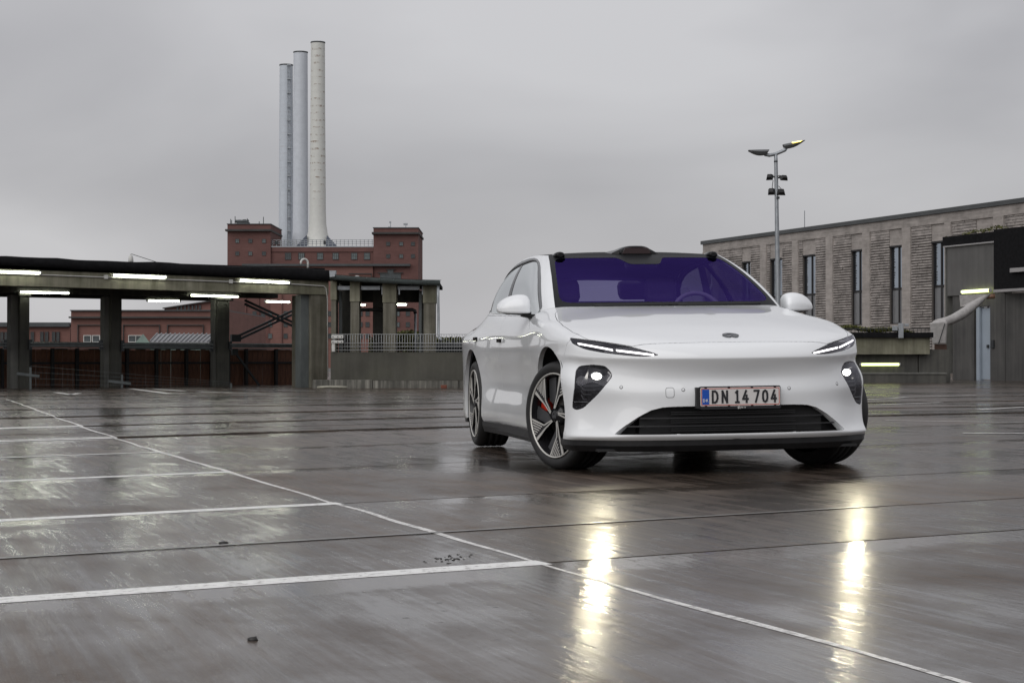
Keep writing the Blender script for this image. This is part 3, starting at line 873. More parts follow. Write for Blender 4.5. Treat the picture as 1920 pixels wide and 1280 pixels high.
def chimney_mat(name, c, rust):
    m, nt, b, out = new_mat(name)
    n, l = nt.nodes, nt.links
    co = n.new("ShaderNodeTexCoord")
    mp = n.new("ShaderNodeMapping"); mp.inputs['Scale'].default_value = (.55, .55, .55)
    l.new(co.outputs['Object'], mp.inputs['Vector'])
    n1 = n.new("ShaderNodeTexNoise"); n1.inputs['Scale'].default_value = 1.6; n1.inputs['Detail'].default_value = 9; n1.inputs['Roughness'].default_value = .75
    l.new(mp.outputs['Vector'], n1.inputs['Vector'])
    # plate rings every few metres where rust starts
    sp = n.new("ShaderNodeSeparateXYZ"); l.new(co.outputs['Object'], sp.inputs['Vector'])
    fr = n.new("ShaderNodeMath"); fr.operation = 'FRACT'
    dv = n.new("ShaderNodeMath"); dv.operation = 'DIVIDE'; dv.inputs[1].default_value = 1.46
    l.new(sp.outputs['Z'], dv.inputs[0]); l.new(dv.outputs[0], fr.inputs[0])
    ring = n.new("ShaderNodeMapRange"); ring.inputs['From Min'].default_value = .62; ring.inputs['From Max'].default_value = .96; ring.inputs['To Min'].default_value = 0; ring.inputs['To Max'].default_value = 1
    l.new(fr.outputs[0], ring.inputs['Value'])
    pat = n.new("ShaderNodeMapRange"); pat.inputs['From Min'].default_value = .51; pat.inputs['From Max'].default_value = .60
    l.new(n1.outputs['Fac'], pat.inputs['Value'])
    hi = n.new("ShaderNodeMapRange"); hi.inputs['From Min'].default_value = 8; hi.inputs['From Max'].default_value = 16; hi.inputs['To Min'].default_value = .12
    l.new(sp.outputs['Z'], hi.inputs['Value'])
    mu = n.new("ShaderNodeMath"); mu.operation = 'MULTIPLY'; l.new(ring.outputs[0], mu.inputs[0]); l.new(pat.outputs[0], mu.inputs[1])
    mu2 = n.new("ShaderNodeMath"); mu2.operation = 'MULTIPLY'; l.new(mu.outputs[0], mu2.inputs[0]); l.new(hi.outputs[0], mu2.inputs[1])
    mu3 = n.new("ShaderNodeMath"); mu3.operation = 'MULTIPLY'; l.new(mu2.outputs[0], mu3.inputs[0]); mu3.inputs[1].default_value = rust
    mx = n.new("ShaderNodeMix"); mx.data_type = 'RGBA'
    rp = n.new("ShaderNodeValToRGB")
    rp.color_ramp.elements[0].position = .3; rp.color_ramp.elements[1].position = .7
    rp.color_ramp.elements[0].color = tuple(k*.90 for k in c)+(1,); rp.color_ramp.elements[1].color = tuple(k*1.07 for k in c)+(1,)
    l.new(n1.outputs['Fac'], rp.inputs['Fac'])
    l.new(mu3.outputs[0], mx.inputs[0]); l.new(rp.outputs['Color'], mx.inputs[6]); mx.inputs[7].default_value = (.15, .075, .032, 1)
    l.new(mx.outputs[2], b.inputs['Base Color'])
    b.inputs['Roughness'].default_value = .6
    return m
PD = 350.0
plant = empty('power_station', at(605, 672, PD)*1.0)
PO = at(605, 672, PD)
tag(plant, 'large dark red brick power station with two square towers, far behind the shelter', 'power station')
q = lambda u, v, Y=PD: at(u, v, Y)-PO
def pbox(u0, v0, u1, v1, y0, y1, mat, name, parent=plant, bevel=0):
    a, b = q(u0, v1), q(u1, v0)
    return MB().box((a.x, y0, a.z), (b.x, y1, b.z), bevel).build(name, M[mat], parent)
pbox(505, 463.5, 702, 690, 0.0, 30, 'brick', 'wall')
pbox(427, 421, 508, 690, -.6, 16, 'brick', 'tower')
pbox(700.5, 428, 784.5, 690, -.6, 16, 'brick', 'tower')
# chamfered left edge and the cornices
pbox(424.5, 425, 427, 690, 1.5, 16, 'brick', 'tower_return')
for (u0, u1, v) in ((424, 509.5, 432), (698, 786.8, 437.5)):
    pbox(u0, v-1.5, u1, v+2.0, -1.6, 16.3, 'cornice', 'cornice')
pbox(426, 419.6, 509, 421, -.8, 16.2, 'slate', 'coping'); pbox(699.5, 426.6, 785.6, 428, -.8, 16.2, 'slate', 'coping')
pbox(505, 461.5, 702, 463.5, -.25, 30, 'galv', 'coping')
pbox(509, 463.8, 700, 472, -.2, 0, 'brick', 'parapet_band')
pbox(456, 495.5, 770, 499.5, -1.9, -.6, 'slate', 'ledge')
pbox(508.5, 499.6, 700, 690, -1.2, -.0, 'brick_far', 'lower_wall')
wmesh = {}
def window(u, v, w, h, y, mat='win_dark', frame='win_frame', parent=plant, cols=2, rows=2, Y=PD, conv=None):
    """Frame with its bars, pane set behind."""
    cv = conv or q
    p = cv(u, v)
    W_, H_ = w*Y/FPX, h*Y/FPX
    key = (round(W_, 2), round(H_, 2), frame, cols, rows)
    if key not in wmesh:
        mb = MB(); t = min(W_, H_)*.09
        mb.box((-W_/2, -.12, -H_/2), (-W_/2+t, .12, H_/2)).box((W_/2-t, -.12, -H_/2), (W_/2, .12, H_/2))
        mb.box((-W_/2+t, -.12, -H_/2), (W_/2-t, .12, -H_/2+t)).box((-W_/2+t, -.12, H_/2-t), (W_/2-t, .12, H_/2))
        for k in range(1, cols): mb.box((-W_/2+W_*k/cols-t*.35, -.10, -H_/2+t), (-W_/2+W_*k/cols+t*.35, .1, H_/2-t))
        for k in range(1, rows): mb.box((-W_/2+t, -.09, -H_/2+H_*k/rows-t*.3), (W_/2-t, .1, -H_/2+H_*k/rows+t*.3))
        me = bpy.data.meshes.new('window'); mb.bm.to_mesh(me); mb.bm.free(); me.materials.append(M[frame])
        mp_ = MB().box((-W_/2+t*.5, -.04, -H_/2+t*.5), (W_/2-t*.5, .0, H_/2-t*.5))
        pe = {}
        wmesh[key] = (me, mp_, pe)
        mm = bpy.data.meshes.new('pane'); mp_.bm.to_mesh(mm); mp_.bm.free()
        wmesh[key] = (me, mm, pe)
    me, mm, pe = wmesh[key]
    if mat not in pe:
        c = mm.copy(); c.materials.clear(); c.materials.append(M[mat]); pe[mat] = c
    f = link_mesh('window', me, parent, (p.x, y, p.z))
    link_mesh('pane', pe[mat], f)
    return f
for v in (452, 475.5):
    for i, u in enumerate((445.5, 470, 495.5)): window(u, v, 7.2, 7.4, -.62, 'win_dark' if (i+int(v)) % 2 else 'win_light')
for v in (457.5, 480.5):
    for i, u in enumerate((728, 752.5, 774.5)): window(u, v, 7.2, 7.2, -.62, 'win_light' if i == 1 else 'win_dark')
for i, u in enumerate((540, 565, 600, 629, 664, 688)): window(u, 480.3, 11.5, 13.0, -.02, 'win_dark' if i < 1 else 'win_light', cols=3)
for v in (588, 608.5, 630):
    for i, u in enumerate((445, 478, 494, 508, 537, 552, 567, 600, 620, 645, 677, 690)):
        window(u, v, 7.4, 9.2, -.62 if u < 505 else -1.22, 'win_dark' if i % 3 else 'win_light')
    window(746, v, 7.4, 9.2, -.62, 'win_light'); window(728, v, 7.4, 9.2, -.62, 'win_dark'); window(765, v, 7.4, 9.2, -.62, 'win_dark')
for u in (462, 486, 530, 560, 590, 660):
    pbox(u-.8, 520, u+.8, 660, -.9 if u < 505 else -1.5, -.5 if u < 505 else -1.2, 'brick', 'pilaster')
# stepped dark opening below the right tower
pbox(713, 512.5, 752, 526, -.75, -.6, 'win_dark', 'opening'); pbox(727, 506.5, 738, 512.4, -.75, -.6, 'win_dark', 'opening')
pbox(709, 511, 727, 512.4, -1.1, -.76, 'cornice', 'opening_trim'); pbox(738, 511, 756, 512.4, -1.1, -.76, 'cornice', 'opening_trim'); pbox(725, 505, 741, 506.4, -1.1, -.76, 'cornice', 'opening_trim')
for u0, u1 in ((655, 698),):
    pbox(u0, 513, u1, 514.4, -1.5, -1.2, 'cornice', 'panel_edge'); pbox(u1-1.2, 514.5, u1, 530, -1.5, -1.2, 'cornice', 'panel_edge')
# roof railing and gear
rr_ = MB()
for v in (449.5, 453, 456.5): rr_.beam(q(508, v)+Vector((0, .5, 0)), q(700, v)+Vector((0, .5, 0)), .10, .10)
for k in range(26):
    u = 510+k*7.5; rr_.beam(q(u, 462)+Vector((0, .5, 0)), q(u, 449)+Vector((0, .5, 0)), .10, .10)
rr_.build('roof_railing', M['galv'], plant)
pbox(514.5, 452, 521, 457.5, .2, 1.2, 'steel_dark', 'roof_box'); pbox(606, 451, 610, 457.5, .2, 1.2, 'steel_dark', 'roof_box')
# platform clutter on the left tower
MB().box(q(440, 419.6)+Vector((0, 2, 0)), q(460, 413)+Vector((0, 6, 0))).build('antenna_platform', M['slate'], plant)
for (u, v0, v1) in ((429, 419, 409), (431, 420, 411), (437.5, 419, 404), (460.5, 419, 408), (483, 420, 413.5), (491, 420, 405)):
    MB().beam(q(u, v0)+Vector((0, 2, 0)), q(u, v1)+Vector((0, 2, 0)), .13, .13).build('antenna_rod', M['slate'], plant)
cl = MB()
for k in range(16):
    u = 438+k*1.5; cl.beam(q(u, 415)+Vector((0, 2, 0)), q(u+random.uniform(-1, 1), 411+random.uniform(-1, 1))+Vector((0, 3, 0)), .3, .3)
o = cl.build('antenna_clutter', M['slate'], plant); o['kind'] = 'stuff'
for u, v1 in ((729.5, 412), (758.5, 417)):
    MB().beam(q(u, 427)+Vector((0, 4, 0)), q(u, v1)+Vector((0, 4, 0)), .14, .14).build('weather_mast', M['galv'], plant)
for u0, v0, u1, v1 in ((725, 424.5, 730, 422), (727, 415, 730.5, 412), (754, 419, 762, 415.5)):
    MB().box(q(u0, v0)+Vector((0, 4, 0)), q(u1, v1)+Vector((0, 4.4, 0))).build('weather_sensor', M['galv'], plant)

# ---- the three chimneys
def chimney(prof, Y, label, mat, ladder=None):
    """prof: (u_left, u_right, v) from base to top."""
    u0, u1, v0 = prof[0]
    cxu = (u0+u1)/2
    base = at(cxu, v0, Y)
    t = empty('chimney', base)
    tag(t, label, 'chimney', 'tall steel chimneys of the power station')
    ps = []
    for ul, ur, v in prof:
        ps.append(((ur-ul)/2*Y/FPX, at(cxu, v, Y).z-base.z))
    sm = []
    for (r0, z0), (r1, z1) in zip(ps[:-1], ps[1:]):
        n = max(1, int((z1-z0)/1.46))
        for k in range(n): sm.append((r0+(r1-r0)*k/n, z0+(z1-z0)*k/n))
    sm.append(ps[-1])
    MB().lathe(sm, 40).build('shaft', mat, t)
    r, z = ps[-1]
    MB().lathe([(r*1.0, z-.25), (r*1.05, z-.2), (r*1.05, z+.02), (r*.9, z+.02), (r*.88, z-.4)], 40).build('rim', M['slate'], t)
    if ladder:
        la = MB(); a = R(ladder)
        zz = 2.0
        while zz < z-.5:
            rr2 = float(np.interp(zz, [p[1] for p in ps], [p[0] for p in ps]))+.22
            c = Vector((rr2*math.cos(a), rr2*math.sin(a), zz))
            la.beam(c+Vector((-.2, 0, 0)), c+Vector((.2, 0, 0)), .06, .06); zz += .75
        for s in (-.27, .27):
            la.tube([Vector((ps[i][0]*math.cos(a)+.2*math.cos(a)+s, (ps[i][0]+.22)*math.sin(a), ps[i][1])) for i in range(len(ps))], .04, 5)
        la.build('ladder', M['galv'], t)
        pf = MB()
        for zz in np.arange(4, z, 2.9):
            rr2 = float(np.interp(zz, [p[1] for p in ps], [p[0] for p in ps]))+.3
            c = Vector((rr2*math.cos(a), rr2*math.sin(a), zz)); pf.box(c-Vector((.38, .2, .10)), c+Vector((.38, .2, .10)))
        pf.build('landing', M['galv'], t)
    return t, base
ch1, cb1 = chimney([(522.5, 549.5, 470), (523.5, 549.5, 300), (525.5, 550, 121)], 372, 'shortest pale chimney with a rusty ladder, leftmost of the three', chimney_mat('chimney_blue_grey', (.52, .56, .61), .25), -62)
chimney([(547, 579, 470), (548.5, 577.5, 430), (551, 577.3, 97)], 368, 'plain pale blue grey chimney standing in the middle of the three', chimney_mat('chimney_smooth', (.55, .58, .63), .0))
ch3, cb3 = chimney([(564, 627, 466), (571, 619, 452), (575.5, 613, 438), (577.8, 610, 420), (578.6, 609, 395), (580, 607.3, 200), (580.3, 606.6, 78.5)], 362, 'tallest chimney, cream with rust rings and a flared foot, rightmost of the three', chimney_mat('chimney_cream', (.60, .605, .575), 1.0))
gs = MB()
for s in (-1, 1):
    g0, g1, g2 = at(595+s*19, 442, 361)-cb3, at(595+s*38, 462, 361)-cb3, at(595+s*17, 462, 361)-cb3
    gs.prism([g0+Vector((0, -1.6, 0)), g1+Vector((0, -1.6, 0)), g2+Vector((0, -1.6, 0))], (0, 1.2, 0))
gs.build('gusset', plain('gusset_steel', (.09, .105, .14), .5, .2, .1, 1), ch3)

# ---- lower brick buildings seen through the shelter
LB = 190.0
low = empty('brick_hall', at(250, 672, LB)); LO = at(250, 672, LB)
tag(low, 'flat roofed red brick hall with white framed windows seen through the shelter', 'building')
ql = lambda u, v: at(u, v, LB)-LO
def lbox(u0, v0, u1, v1, y0, y1, mat, name, par=None):
    a, b = ql(u0, v1), ql(u1, v0)
    return MB().box((a.x, y0, a.z), (b.x, y1, b.z)).build(name, M[mat], par or low)
lbox(133, 583, 425, 690, 0, 30, 'brick_far', 'wall')
a0, a1, a2 = ql(90, 596), ql(133, 583), ql(133, 690)
MB().hexa([ql(90, 690)+Vector((0, 18, 0)), ql(133, 690), ql(133, 690)+Vector((0, 20, 0)), ql(90, 690)+Vector((0, 30, 0))], [ql(90, 594)+Vector((0, 18, 0)), ql(133, 583), ql(133, 583)+Vector((0, 20, 0)), ql(90, 594)+Vector((0, 30, 0))]).build('side_wall', M['brick_far'], low)
lbox(131, 593.5, 425, 596.5, -.6, 0, 'cornice', 'cornice'); lbox(132, 581, 425, 583, -.3, 30, 'slate', 'coping')
for u0, u1 in ((146, 212), (231, 300), (314, 382)):
    lbox(u0, 608.5, u1, 610, -.25, 0, 'cornice', 'panel_edge'); lbox(u0, 610.1, u0+1.2, 660, -.25, 0, 'cornice', 'panel_edge'); lbox(u1-1.2, 610.1, u1, 660, -.25, 0, 'cornice', 'panel_edge')
for u in (164.5, 181, 248.5, 262): window(u, 635, 14.5, 13.5, -.12, 'win_dark', 'white_frame', low, 1, 1, LB, ql)
lw = empty('brick_annexe', at(60, 672, 215)); LO2 = at(60, 672, 215)
tag(lw, 'low red brick annexe with small grid windows at the far left', 'building')
q2 = lambda u, v: at(u, v, 215)-LO2
a, b = q2(-250, 690), q2(131, 609); MB().box((a.x, 0, a.z), (b.x, 12, b.z)).build('wall', M['brick_far'], lw)
a, b = q2(-252, 612.5), q2(131, 604.5); MB().box((a.x, -.6, a.z), (b.x, 12.5, b.z)).build('roof', M['slate'], lw)
for u in (-40, -18, 4, 12, 61, 79, 88, 101, 109): window(u, 631, 6.0, 18, -.1, 'win_dark', 'win_frame', lw, 2, 4, 215, q2)
a, b = q2(5, 604.5), q2(12, 600); MB().box((a.x, 2, a.z), (b.x, 3, b.z)).build('chimney_stub', M['slate'], lw)
wing = empty('brick_wing', at(350, 672, 260)); LO3 = at(350, 672, 260); q3 = lambda u, v: at(u, v, 260)-LO3
tag(wing, 'red brick wing with a sloping roof line behind the flat roofed hall', 'building')
MB().hexa([q3(308, 690), q3(430, 690), q3(430, 690)+Vector((0, 15, 0)), q3(308, 690)+Vector((0, 15, 0))], [q3(308, 577), q3(430, 560), q3(430, 560)+Vector((0, 15, 0)), q3(308, 577)+Vector((0, 15, 0))]).build('wall', M['brick_far'], wing)
MB().hexa([q3(306, 579)+Vector((0, -.6, 0)), q3(398, 565)+Vector((0, -.6, 0)), q3(398, 565), q3(306, 579)], [q3(306, 577)+Vector((0, -.6, 0)), q3(398, 563)+Vector((0, -.6, 0)), q3(398, 563), q3(306, 577)]).build('eaves', M['cornice'], wing)
for k in range(7): window(333+k*7, 578-k*.4, 3.6, 8, -.1, 'win_dark', 'win_frame', wing, 1, 1, 260, q3)
# shed with a ribbed metal roof
sd_ = empty('metal_roof_shed', at(325, 672, 62)); SO = at(325, 672, 62); qs = lambda u, v: at(u, v, 62)-SO
tag(sd_, 'small pale green shed with a ribbed grey metal roof behind the guard rail', 'shed')
M['shed_green'] = plain('pale_green_boards', (.20, .27, .24), .7, 0, .15, 4)
M['metal_roof'] = plain('ribbed_metal_roof', (.20, .205, .215), .4, .4, .15, 3)
A, B, Cc, D = qs(281, 643), qs(405, 643), qs(400, 627), qs(268, 626)
MB().hexa([A, B, Cc+Vector((0, 2.5, 0)), D+Vector((0, 2.5, 0))], [p+Vector((0, 0, .04)) for p in (A, B, Cc+Vector((0, 2.5, 0)), D+Vector((0, 2.5, 0)))]).build('roof', M['metal_roof'], sd_)
for k in range(16):
    t = k/15; p = A.lerp(B, t); r_ = (D+Vector((0, 2.5, 0))).lerp(Cc+Vector((0, 2.5, 0)), t)
    MB().beam(p+Vector((0, 0, .06)), r_+Vector((0, 0, .06)), .03, .05).build('rib', M['metal_roof'], sd_)
MB().prism([qs(253, 643), A, D], (0, .05, 0)).build('gable', M['shed_green'], sd_)
MB().box((A.x, .05, -.5), (B.x, 2.4, A.z-.02)).build('wall', M['shed_green'], sd_)
# ---------------------------------------------------------------- pale brick building on the right
M['brick_pale'] = brick_mat('pale_brick', (.315, .290, .273), .48, 2.6)
M['brick_course'] = brick_mat('pale_brick_course', (.32, .294, .278), .70, 4.0)
M['pier_brick'] = brick_mat('smooth_pier_brick', (.335, .308, .289), .36, 3.0)
M['brick_joint'] = brick_mat('deep_brick_joint', (.11, .10, .093), .3, 3.0)
M['fascia'] = plain('grey_roof_fascia', (.072, .077, .080), .6, .1, .15, 1)
M['glass_sky'] = plain('building_glass', (.33, .37, .42), .08, 1.0, .08, 1.0)
M['glass_low'] = plain('opaque_lower_pane', (.15, .153, .160), .16, 0, .1, 1.0)
M['frame_black'] = plain('black_window_frame', (.013, .012, .013), .5, 0, .1, 3)
B0 = Vector((960*75/FPX, 75.0)); B1 = Vector((360*102.6/FPX, 102.6))
BD = (B1-B0).normalized(); BN = Vector((-BD.y, BD.x)); BANG = math.atan2(BD.y, BD.x)
hall = empty('brick_building', (B0.x, B0.y, 0), BANG)
tag(hall, 'long pale brick building with tall narrow windows and a grey roof edge on the right', 'building')
def on_plane(O, D, N, u, v=None, off=0.0):
    """Local (along, out, up) on an upright plane through O along D."""
    o = O+N*off
    k = (u-960)/FPX
    s = (k*o.y-o.x)/(D.x-k*D.y)
    Y = o.y+D.y*s
    return Vector((s, off, CAM_H+(HORIZON-(v if v is not None else HORIZON))*Y/FPX))
bl = lambda u, v=None, off=0.0: on_plane(B0, BD, BN, u, v, off)
TOP = 7.48
s_end = bl(1320).x
win = [(1392, 1408), (1444.7, 1467.4), (1506, 1530), (1597, 1619), (1669, 1693), (1748, 1773), (1832, 1862)]
piers = [(1340, 1350), (1428, 1439), (1488, 1499), (1551.5, 1564), (1620, 1634), (1694.5, 1710), (1774.5, 1786), (1866, 1885)]
zt_w, zb_w = bl(1681, 462).z, bl(1681, 607.5).z
ws_ = sorted([(bl(b).x, bl(a).x) for a, b in win])
S0 = -6.0
edges = [S0]+[e for w in ws_ for e in w]+[s_end]
for i in range(0, len(edges), 2):
    a, b = edges[i], edges[i+1]
    MB().box((a, -.5, -9), (b, 0, TOP-.2)).build('wall', M['brick_joint'], hall)
for a, b in ws_:
    MB().box((a, -.5, zt_w), (b, -.001, TOP-.2)).build('wall_above_window', M['brick_pale'], hall)
    MB().box((a, -.5, -9), (b, -.001, zb_w)).build('wall_below_window', M['brick_pale'], hall)
MB().box((S0, -.6, TOP-.2), (s_end+.12, .16, TOP)).build('roof_edge', M['fascia'], hall)
MB().box((S0, -9, -9), (s_end-.02, -.51, TOP-.25)).build('inner_core', M['brick_joint'], hall)
# smooth brick band under the roof and the piers
zband = bl(1650, 433).z
MB().box((S0, .001, zband), (s_end, .07, TOP-.202)).build('upper_band', M['brick_pale'], hall)
for ua, ub in piers:
    MB().box((bl(ub).x, .001, -9), (bl(ua).x, .10, zband-.003)).build('pier', M['pier_brick'], hall)
MB().box((s_end-.5, .001, -9), (s_end, .10, zband-.003)).build('pier', M['pier_brick'], hall)
# rough brick courses: every second course stands out, in uneven lengths
pe = sorted([(bl(b).x, bl(a).x) for a, b in piers])
solid = []
cuts = sorted([e for w in ws_ for e in w]+[e for p in pe for e in p]+[S0, s_end-.5])
rng_ = random.Random(11)
for a, b in zip(cuts[:-1], cuts[1:]):
    m_ = (a+b)/2
    if b-a < .15 or any(w[0] < m_ < w[1] for w in ws_) or any(p[0] < m_ < p[1] for p in pe): continue
    mb = MB()
    z = 1.0; pitch = .125
    while z < zband-.02:
        x = a+.005
        while x < b-.03:
            L_ = rng_.uniform(.35, 1.4); x1 = min(b-.005, x+L_)
            dpt = rng_.choice((.030, .042, .055, .065)) if z < zt_w+.35 else rng_.choice((.024, .030, .034))
            hh = (.082 if z < zt_w+.35 else .112)
            mb.box((x, .0005, z), (x1, dpt, z+hh*rng_.uniform(.86, 1.0)))
            x = x1+rng_.choice((.008, .012, .02, .05))
        z += pitch
    o = mb.build('brick_course', M['brick_course'], hall); o['kind'] = 'stuff'
# windows: black frame, two tall panes, lower ones opaque
for a, b in ws_:
    H_ = zt_w-zb_w; W_ = b-a; zm = zb_w+H_*.455; t = .055
    mb = MB().box((a, -.20, zb_w), (a+t, -.08, zt_w)).box((b-t, -.20, zb_w), (b, -.08, zt_w)).box((a+t, -.20, zt_w-t), (b-t, -.08, zt_w)).box((a+t, -.20, zb_w), (b-t, -.08, zb_w+t))
    mid_ = a+W_*.42
    mb.box((mid_-.05, -.19, zb_w+t), (mid_+.05, -.085, zt_w-t)).box((a+t, -.185, zm-.05), (b-t, -.09, zm+.05))
    f = mb.build('window', M['frame_black'], hall)
    for x0_, x1_ in ((a+t, mid_-.05), (mid_+.05, b-t)):
        MB().box((x0_, -.14, zm+.05), (x1_, -.12, zt_w-t)).build('pane', M['glass_sky'], f)
        MB().box((x0_, -.14, zb_w+t), (x1_, -.12, zm-.05)).build('pane', M['glass_low'], f)
    MB().box((a-.02, -.079, zt_w-.03), (b+.02, .03, zt_w+.05)).build('lintel', M['frame_black'], f)
# thin rods on the roof
MB().beam(bl(1509, 433, -2), bl(1509, 395, -2), .03, .03).build('roof_rod', M['galv'], hall)

# ---------------------------------------------------------------- ramp wall with planting, in front of it
RZ = 50.0
ramp = empty('ramp_wall', (PX(1560, RZ), RZ, 0))
tag(ramp, 'low concrete ramp wall with black trough and kerb between the car and the grey stair tower', 'wall')
QX = lambda u, y=0.0: (u-960)*(RZ+y)/FPX-(1560-960)*RZ/FPX
QZ = lambda v, y=0.0: CAM_H+(HORIZON-v)*(RZ+y)/FPX
M['conc_dark'] = concrete('dark_wall_concrete', (.030, .030, .027), (.055, .054, .048), (.085, .082, .072), .7, 1.2, 1.0)
XR = QX(1788)
MB().box((0, -.25, -.3), (QX(1770), .45, QZ(701))).build('kerb', M['kerb_dark'] if 'kerb_dark' in M else M['conc_dark'], ramp)
MB().box((0, -.28, QZ(701)+.002), (QX(1771), .40, QZ(698))).build('kerb_top', M['conc_grey'], ramp)
MB().box((0, .41, 0), (QX(1727), .8, QZ(664))).build('lower_wall', M['conc_dark'], ramp)
MB().box((QX(1727)+.02, .36, 0), (XR, .8, QZ(655))).build('lower_wall', M['conc_dark'], ramp)
MB().box((0, .10, QZ(664)+.003), (QX(1745), .8, QZ(633))).build('upper_beam', M['conc_green'], ramp)
MB().box((0, -.02, QZ(633)+.003), (QX(1684), .5, QZ(623))).build('trough', M['felt'], ramp)
MB().box((QX(1692), -.02, QZ(633)+.003), (QX(1750), .5, QZ(623))).build('trough', M['felt'], ramp)
se = link_mesh('planting', leaf_mass('planting', 0, QX(1745), .1, .5, QZ(624), QZ(617.5), 2600, M['leaf'], .045, 8), ramp); se['kind'] = 'stuff'
mb = MB()
k = 0.0
while k < QX(1745):
    mb.beam((k, .05, QZ(624)), (k, .05, QZ(616)), .012, .012); k += .11
mb.tube([(0, .05, QZ(616)), (QX(1745), .05, QZ(616))], .012, 5)
o = mb.build('edge_railing', M['steel_dark'], ramp); o['kind'] = 'stuff'
for ua, va, ub, vb in ((1672, 611, 1682, 620), (1683.5, 606, 1693, 634), (1695, 607, 1703, 612)):
    MB().box((QX(ua), -.10, QZ(vb)), (QX(ub), -.03, QZ(va)), .01).build('bracket', M['galv'], ramp)
bpy.context.view_layer.update()
tube_lamp(ramp, (QX(1618), .36, QZ(683.2, .4)), (QX(1692), .36, QZ(683.0, .4)), 'greenish lit tube lamp low on the ramp wall beside the car', 'tube_green', .038, 'greenish tube lamps on the right')

# ---------------------------------------------------------------- grey stair tower with a door
T0 = Vector(((1885-960)*55.0/FPX, 55.0))
tower = empty('stair_tower', (T0.x, T0.y, 0), BANG)
tag(tower, 'dark grey panelled stair tower with pale blue door and black roof', 'stair tower')
tl = lambda u, v=None, off=0.0: on_plane(T0, BD, BN, u, v, off)
M['panel_dark'] = concrete('dark_facade_panel', (.042, .041, .040), (.068, .066, .063), (.098, .095, .090), .6, 1.2, .9)
M['panel_mid'] = concrete('grey_facade_panel', (.078, .077, .075), (.098, .096, .093), (.118, .116, .112), .6, 1.0, .8)
M['door_blue'] = plain('pale_blue_door', (.31, .36, .42), .45, 0, .06, 2)
M['trim_pale'] = plain('pale_metal_trim', (.34, .33, .33), .45, .3, .1, 3)
xl = tl(1774).x; xj = tl(1884.5).x
zT, zB, zM = tl(1885, 432).z, tl(1885, 450).z, tl(1885, 549.5).z
MB().box((xj+.04, -.3, zM+.01), (xl-.06, 0, zB-.05)).build('upper_panel', M['panel_mid'], tower)
d0, d1 = tl(1856.5).x, tl(1826).x
zD = tl(1841, 574).z
MB().box((d1+.004, -.3, -.2), (tl(1812).x, -.0, zM-.01)).build('lower_panel', M['panel_dark'], tower)
MB().box((tl(1812).x+.01, -.3, -.2), (tl(1784).x, -.05, zM-.01)).build('lower_panel', M['panel_dark'], tower)
MB().box((xj, -.3, -.2), (d0-.004, 0, zM-.01)).build('lower_panel', M['panel_dark'], tower)
MB().box((-9, -.3, -.2), (xj-.02, -.004, zM-.03)).build('lower_panel', M['panel_dark'], tower)
MB().box((d0, -.3, zD), (d1, .0, zM-.01)).build('lintel_panel', M['panel_dark'], tower)
MB().box((xl-.05, -.3, tl(1780, 700).z), (xl+.02, .02, zB)).build('corner_strip', M['conc_grey'], tower)
MB().box((-9, -6, zB), (xl+.1, .06, zT)).build('roof', M['felt'], tower)
MB().box((-9, -.1, tl(1885, 543).z), (xj-.05, .45, zT+.01)).build('roof_box', M['felt'], tower)
MB().box((xj-.03, .0, zB-.05), (xl+.05, .08, zB-.004)).build('trim', M['trim_pale'], tower)
MB().box((xj-.045, .001, tl(1885, 545).z), (xj+.02, .09, zB-.052)).build('trim', M['trim_pale'], tower)
MB().box((-9, .001, tl(1885, 548.5).z), (xj-.047, .47, tl(1885, 543.5).z)).build('trim', M['trim_pale'], tower)
dr = MB().box((d0+.06, -.16, .02), (d1-.30, -.10, zD-.06), .006).build('door', M['door_blue'], tower)
MB().box((d1-.27, -.2, -.0), (d1-.10, -.02, zD-.02)).build('door_jamb', M['door_blue'], tower)
MB().box((d0, -.2, 0), (d0+.05, -.05, zD)).build('door_jamb', M['door_blue'], tower)
MB().box((d0+.18, -.10, 1.02), (d0+.26, -.05, 1.12)).build('handle', M['steel_dark'], dr)
p = tl(1862.5, 645); MB().box((p.x-.07, .0, p.z-.13), (p.x+.07, .05, p.z+.13), .01).build('entry_box', M['steel_dark'], tower)
p = tl(1912, 507, .46); MB().box((p.x-1.5, .46, p.z-.05), (p.x+.35, .56, p.z+.08), .01).build('board', M['trim_pale'], tower)
bpy.context.view_layer.update()
tube_lamp(tower, tl(1804, 547.5, .12), tl(1857, 544.0, .12), 'greenish lit tube lamp above the pale blue door', 'tube_green', .055, 'greenish tube lamps on the right')
bpy.context.view_layer.update()
tf = link_mesh('moss', leaf_mass('moss', xj-1.0, xl, -.2, .05, zT, zT+.08, 500, M['leaf'], .04, 5), tower); tf['kind'] = 'stuff'

# pale cloth-wrapped duct that hangs from above the door to a box on the left
def cloth_mat():
    m, nt, b, out = new_mat('grey_white_wrap')
    n, l = nt.nodes, nt.links
    co = n.new("ShaderNodeTexCoord"); nz = n.new("ShaderNodeTexNoise"); nz.inputs['Scale'].default_value = 7; nz.inputs['Detail'].default_value = 6
    l.new(co.outputs['Object'], nz.inputs['Vector'])
    rp = n.new("ShaderNodeValToRGB"); rp.color_ramp.elements[0].color = (.26, .25, .245, 1); rp.color_ramp.elements[1].color = (.50, .485, .475, 1)
    l.new(nz.outputs['Fac'], rp.inputs['Fac']); l.new(rp.outputs['Color'], b.inputs['Base Color']); b.inputs['Roughness'].default_value = .8
    bp = n.new("ShaderNodeBump"); bp.inputs['Strength'].default_value = .5; bp.inputs['Distance'].default_value = .05; l.new(nz.outputs['Fac'], bp.inputs['Height']); l.new(bp.outputs['Normal'], b.inputs['Normal'])
    return m
M['wrap'] = cloth_mat()
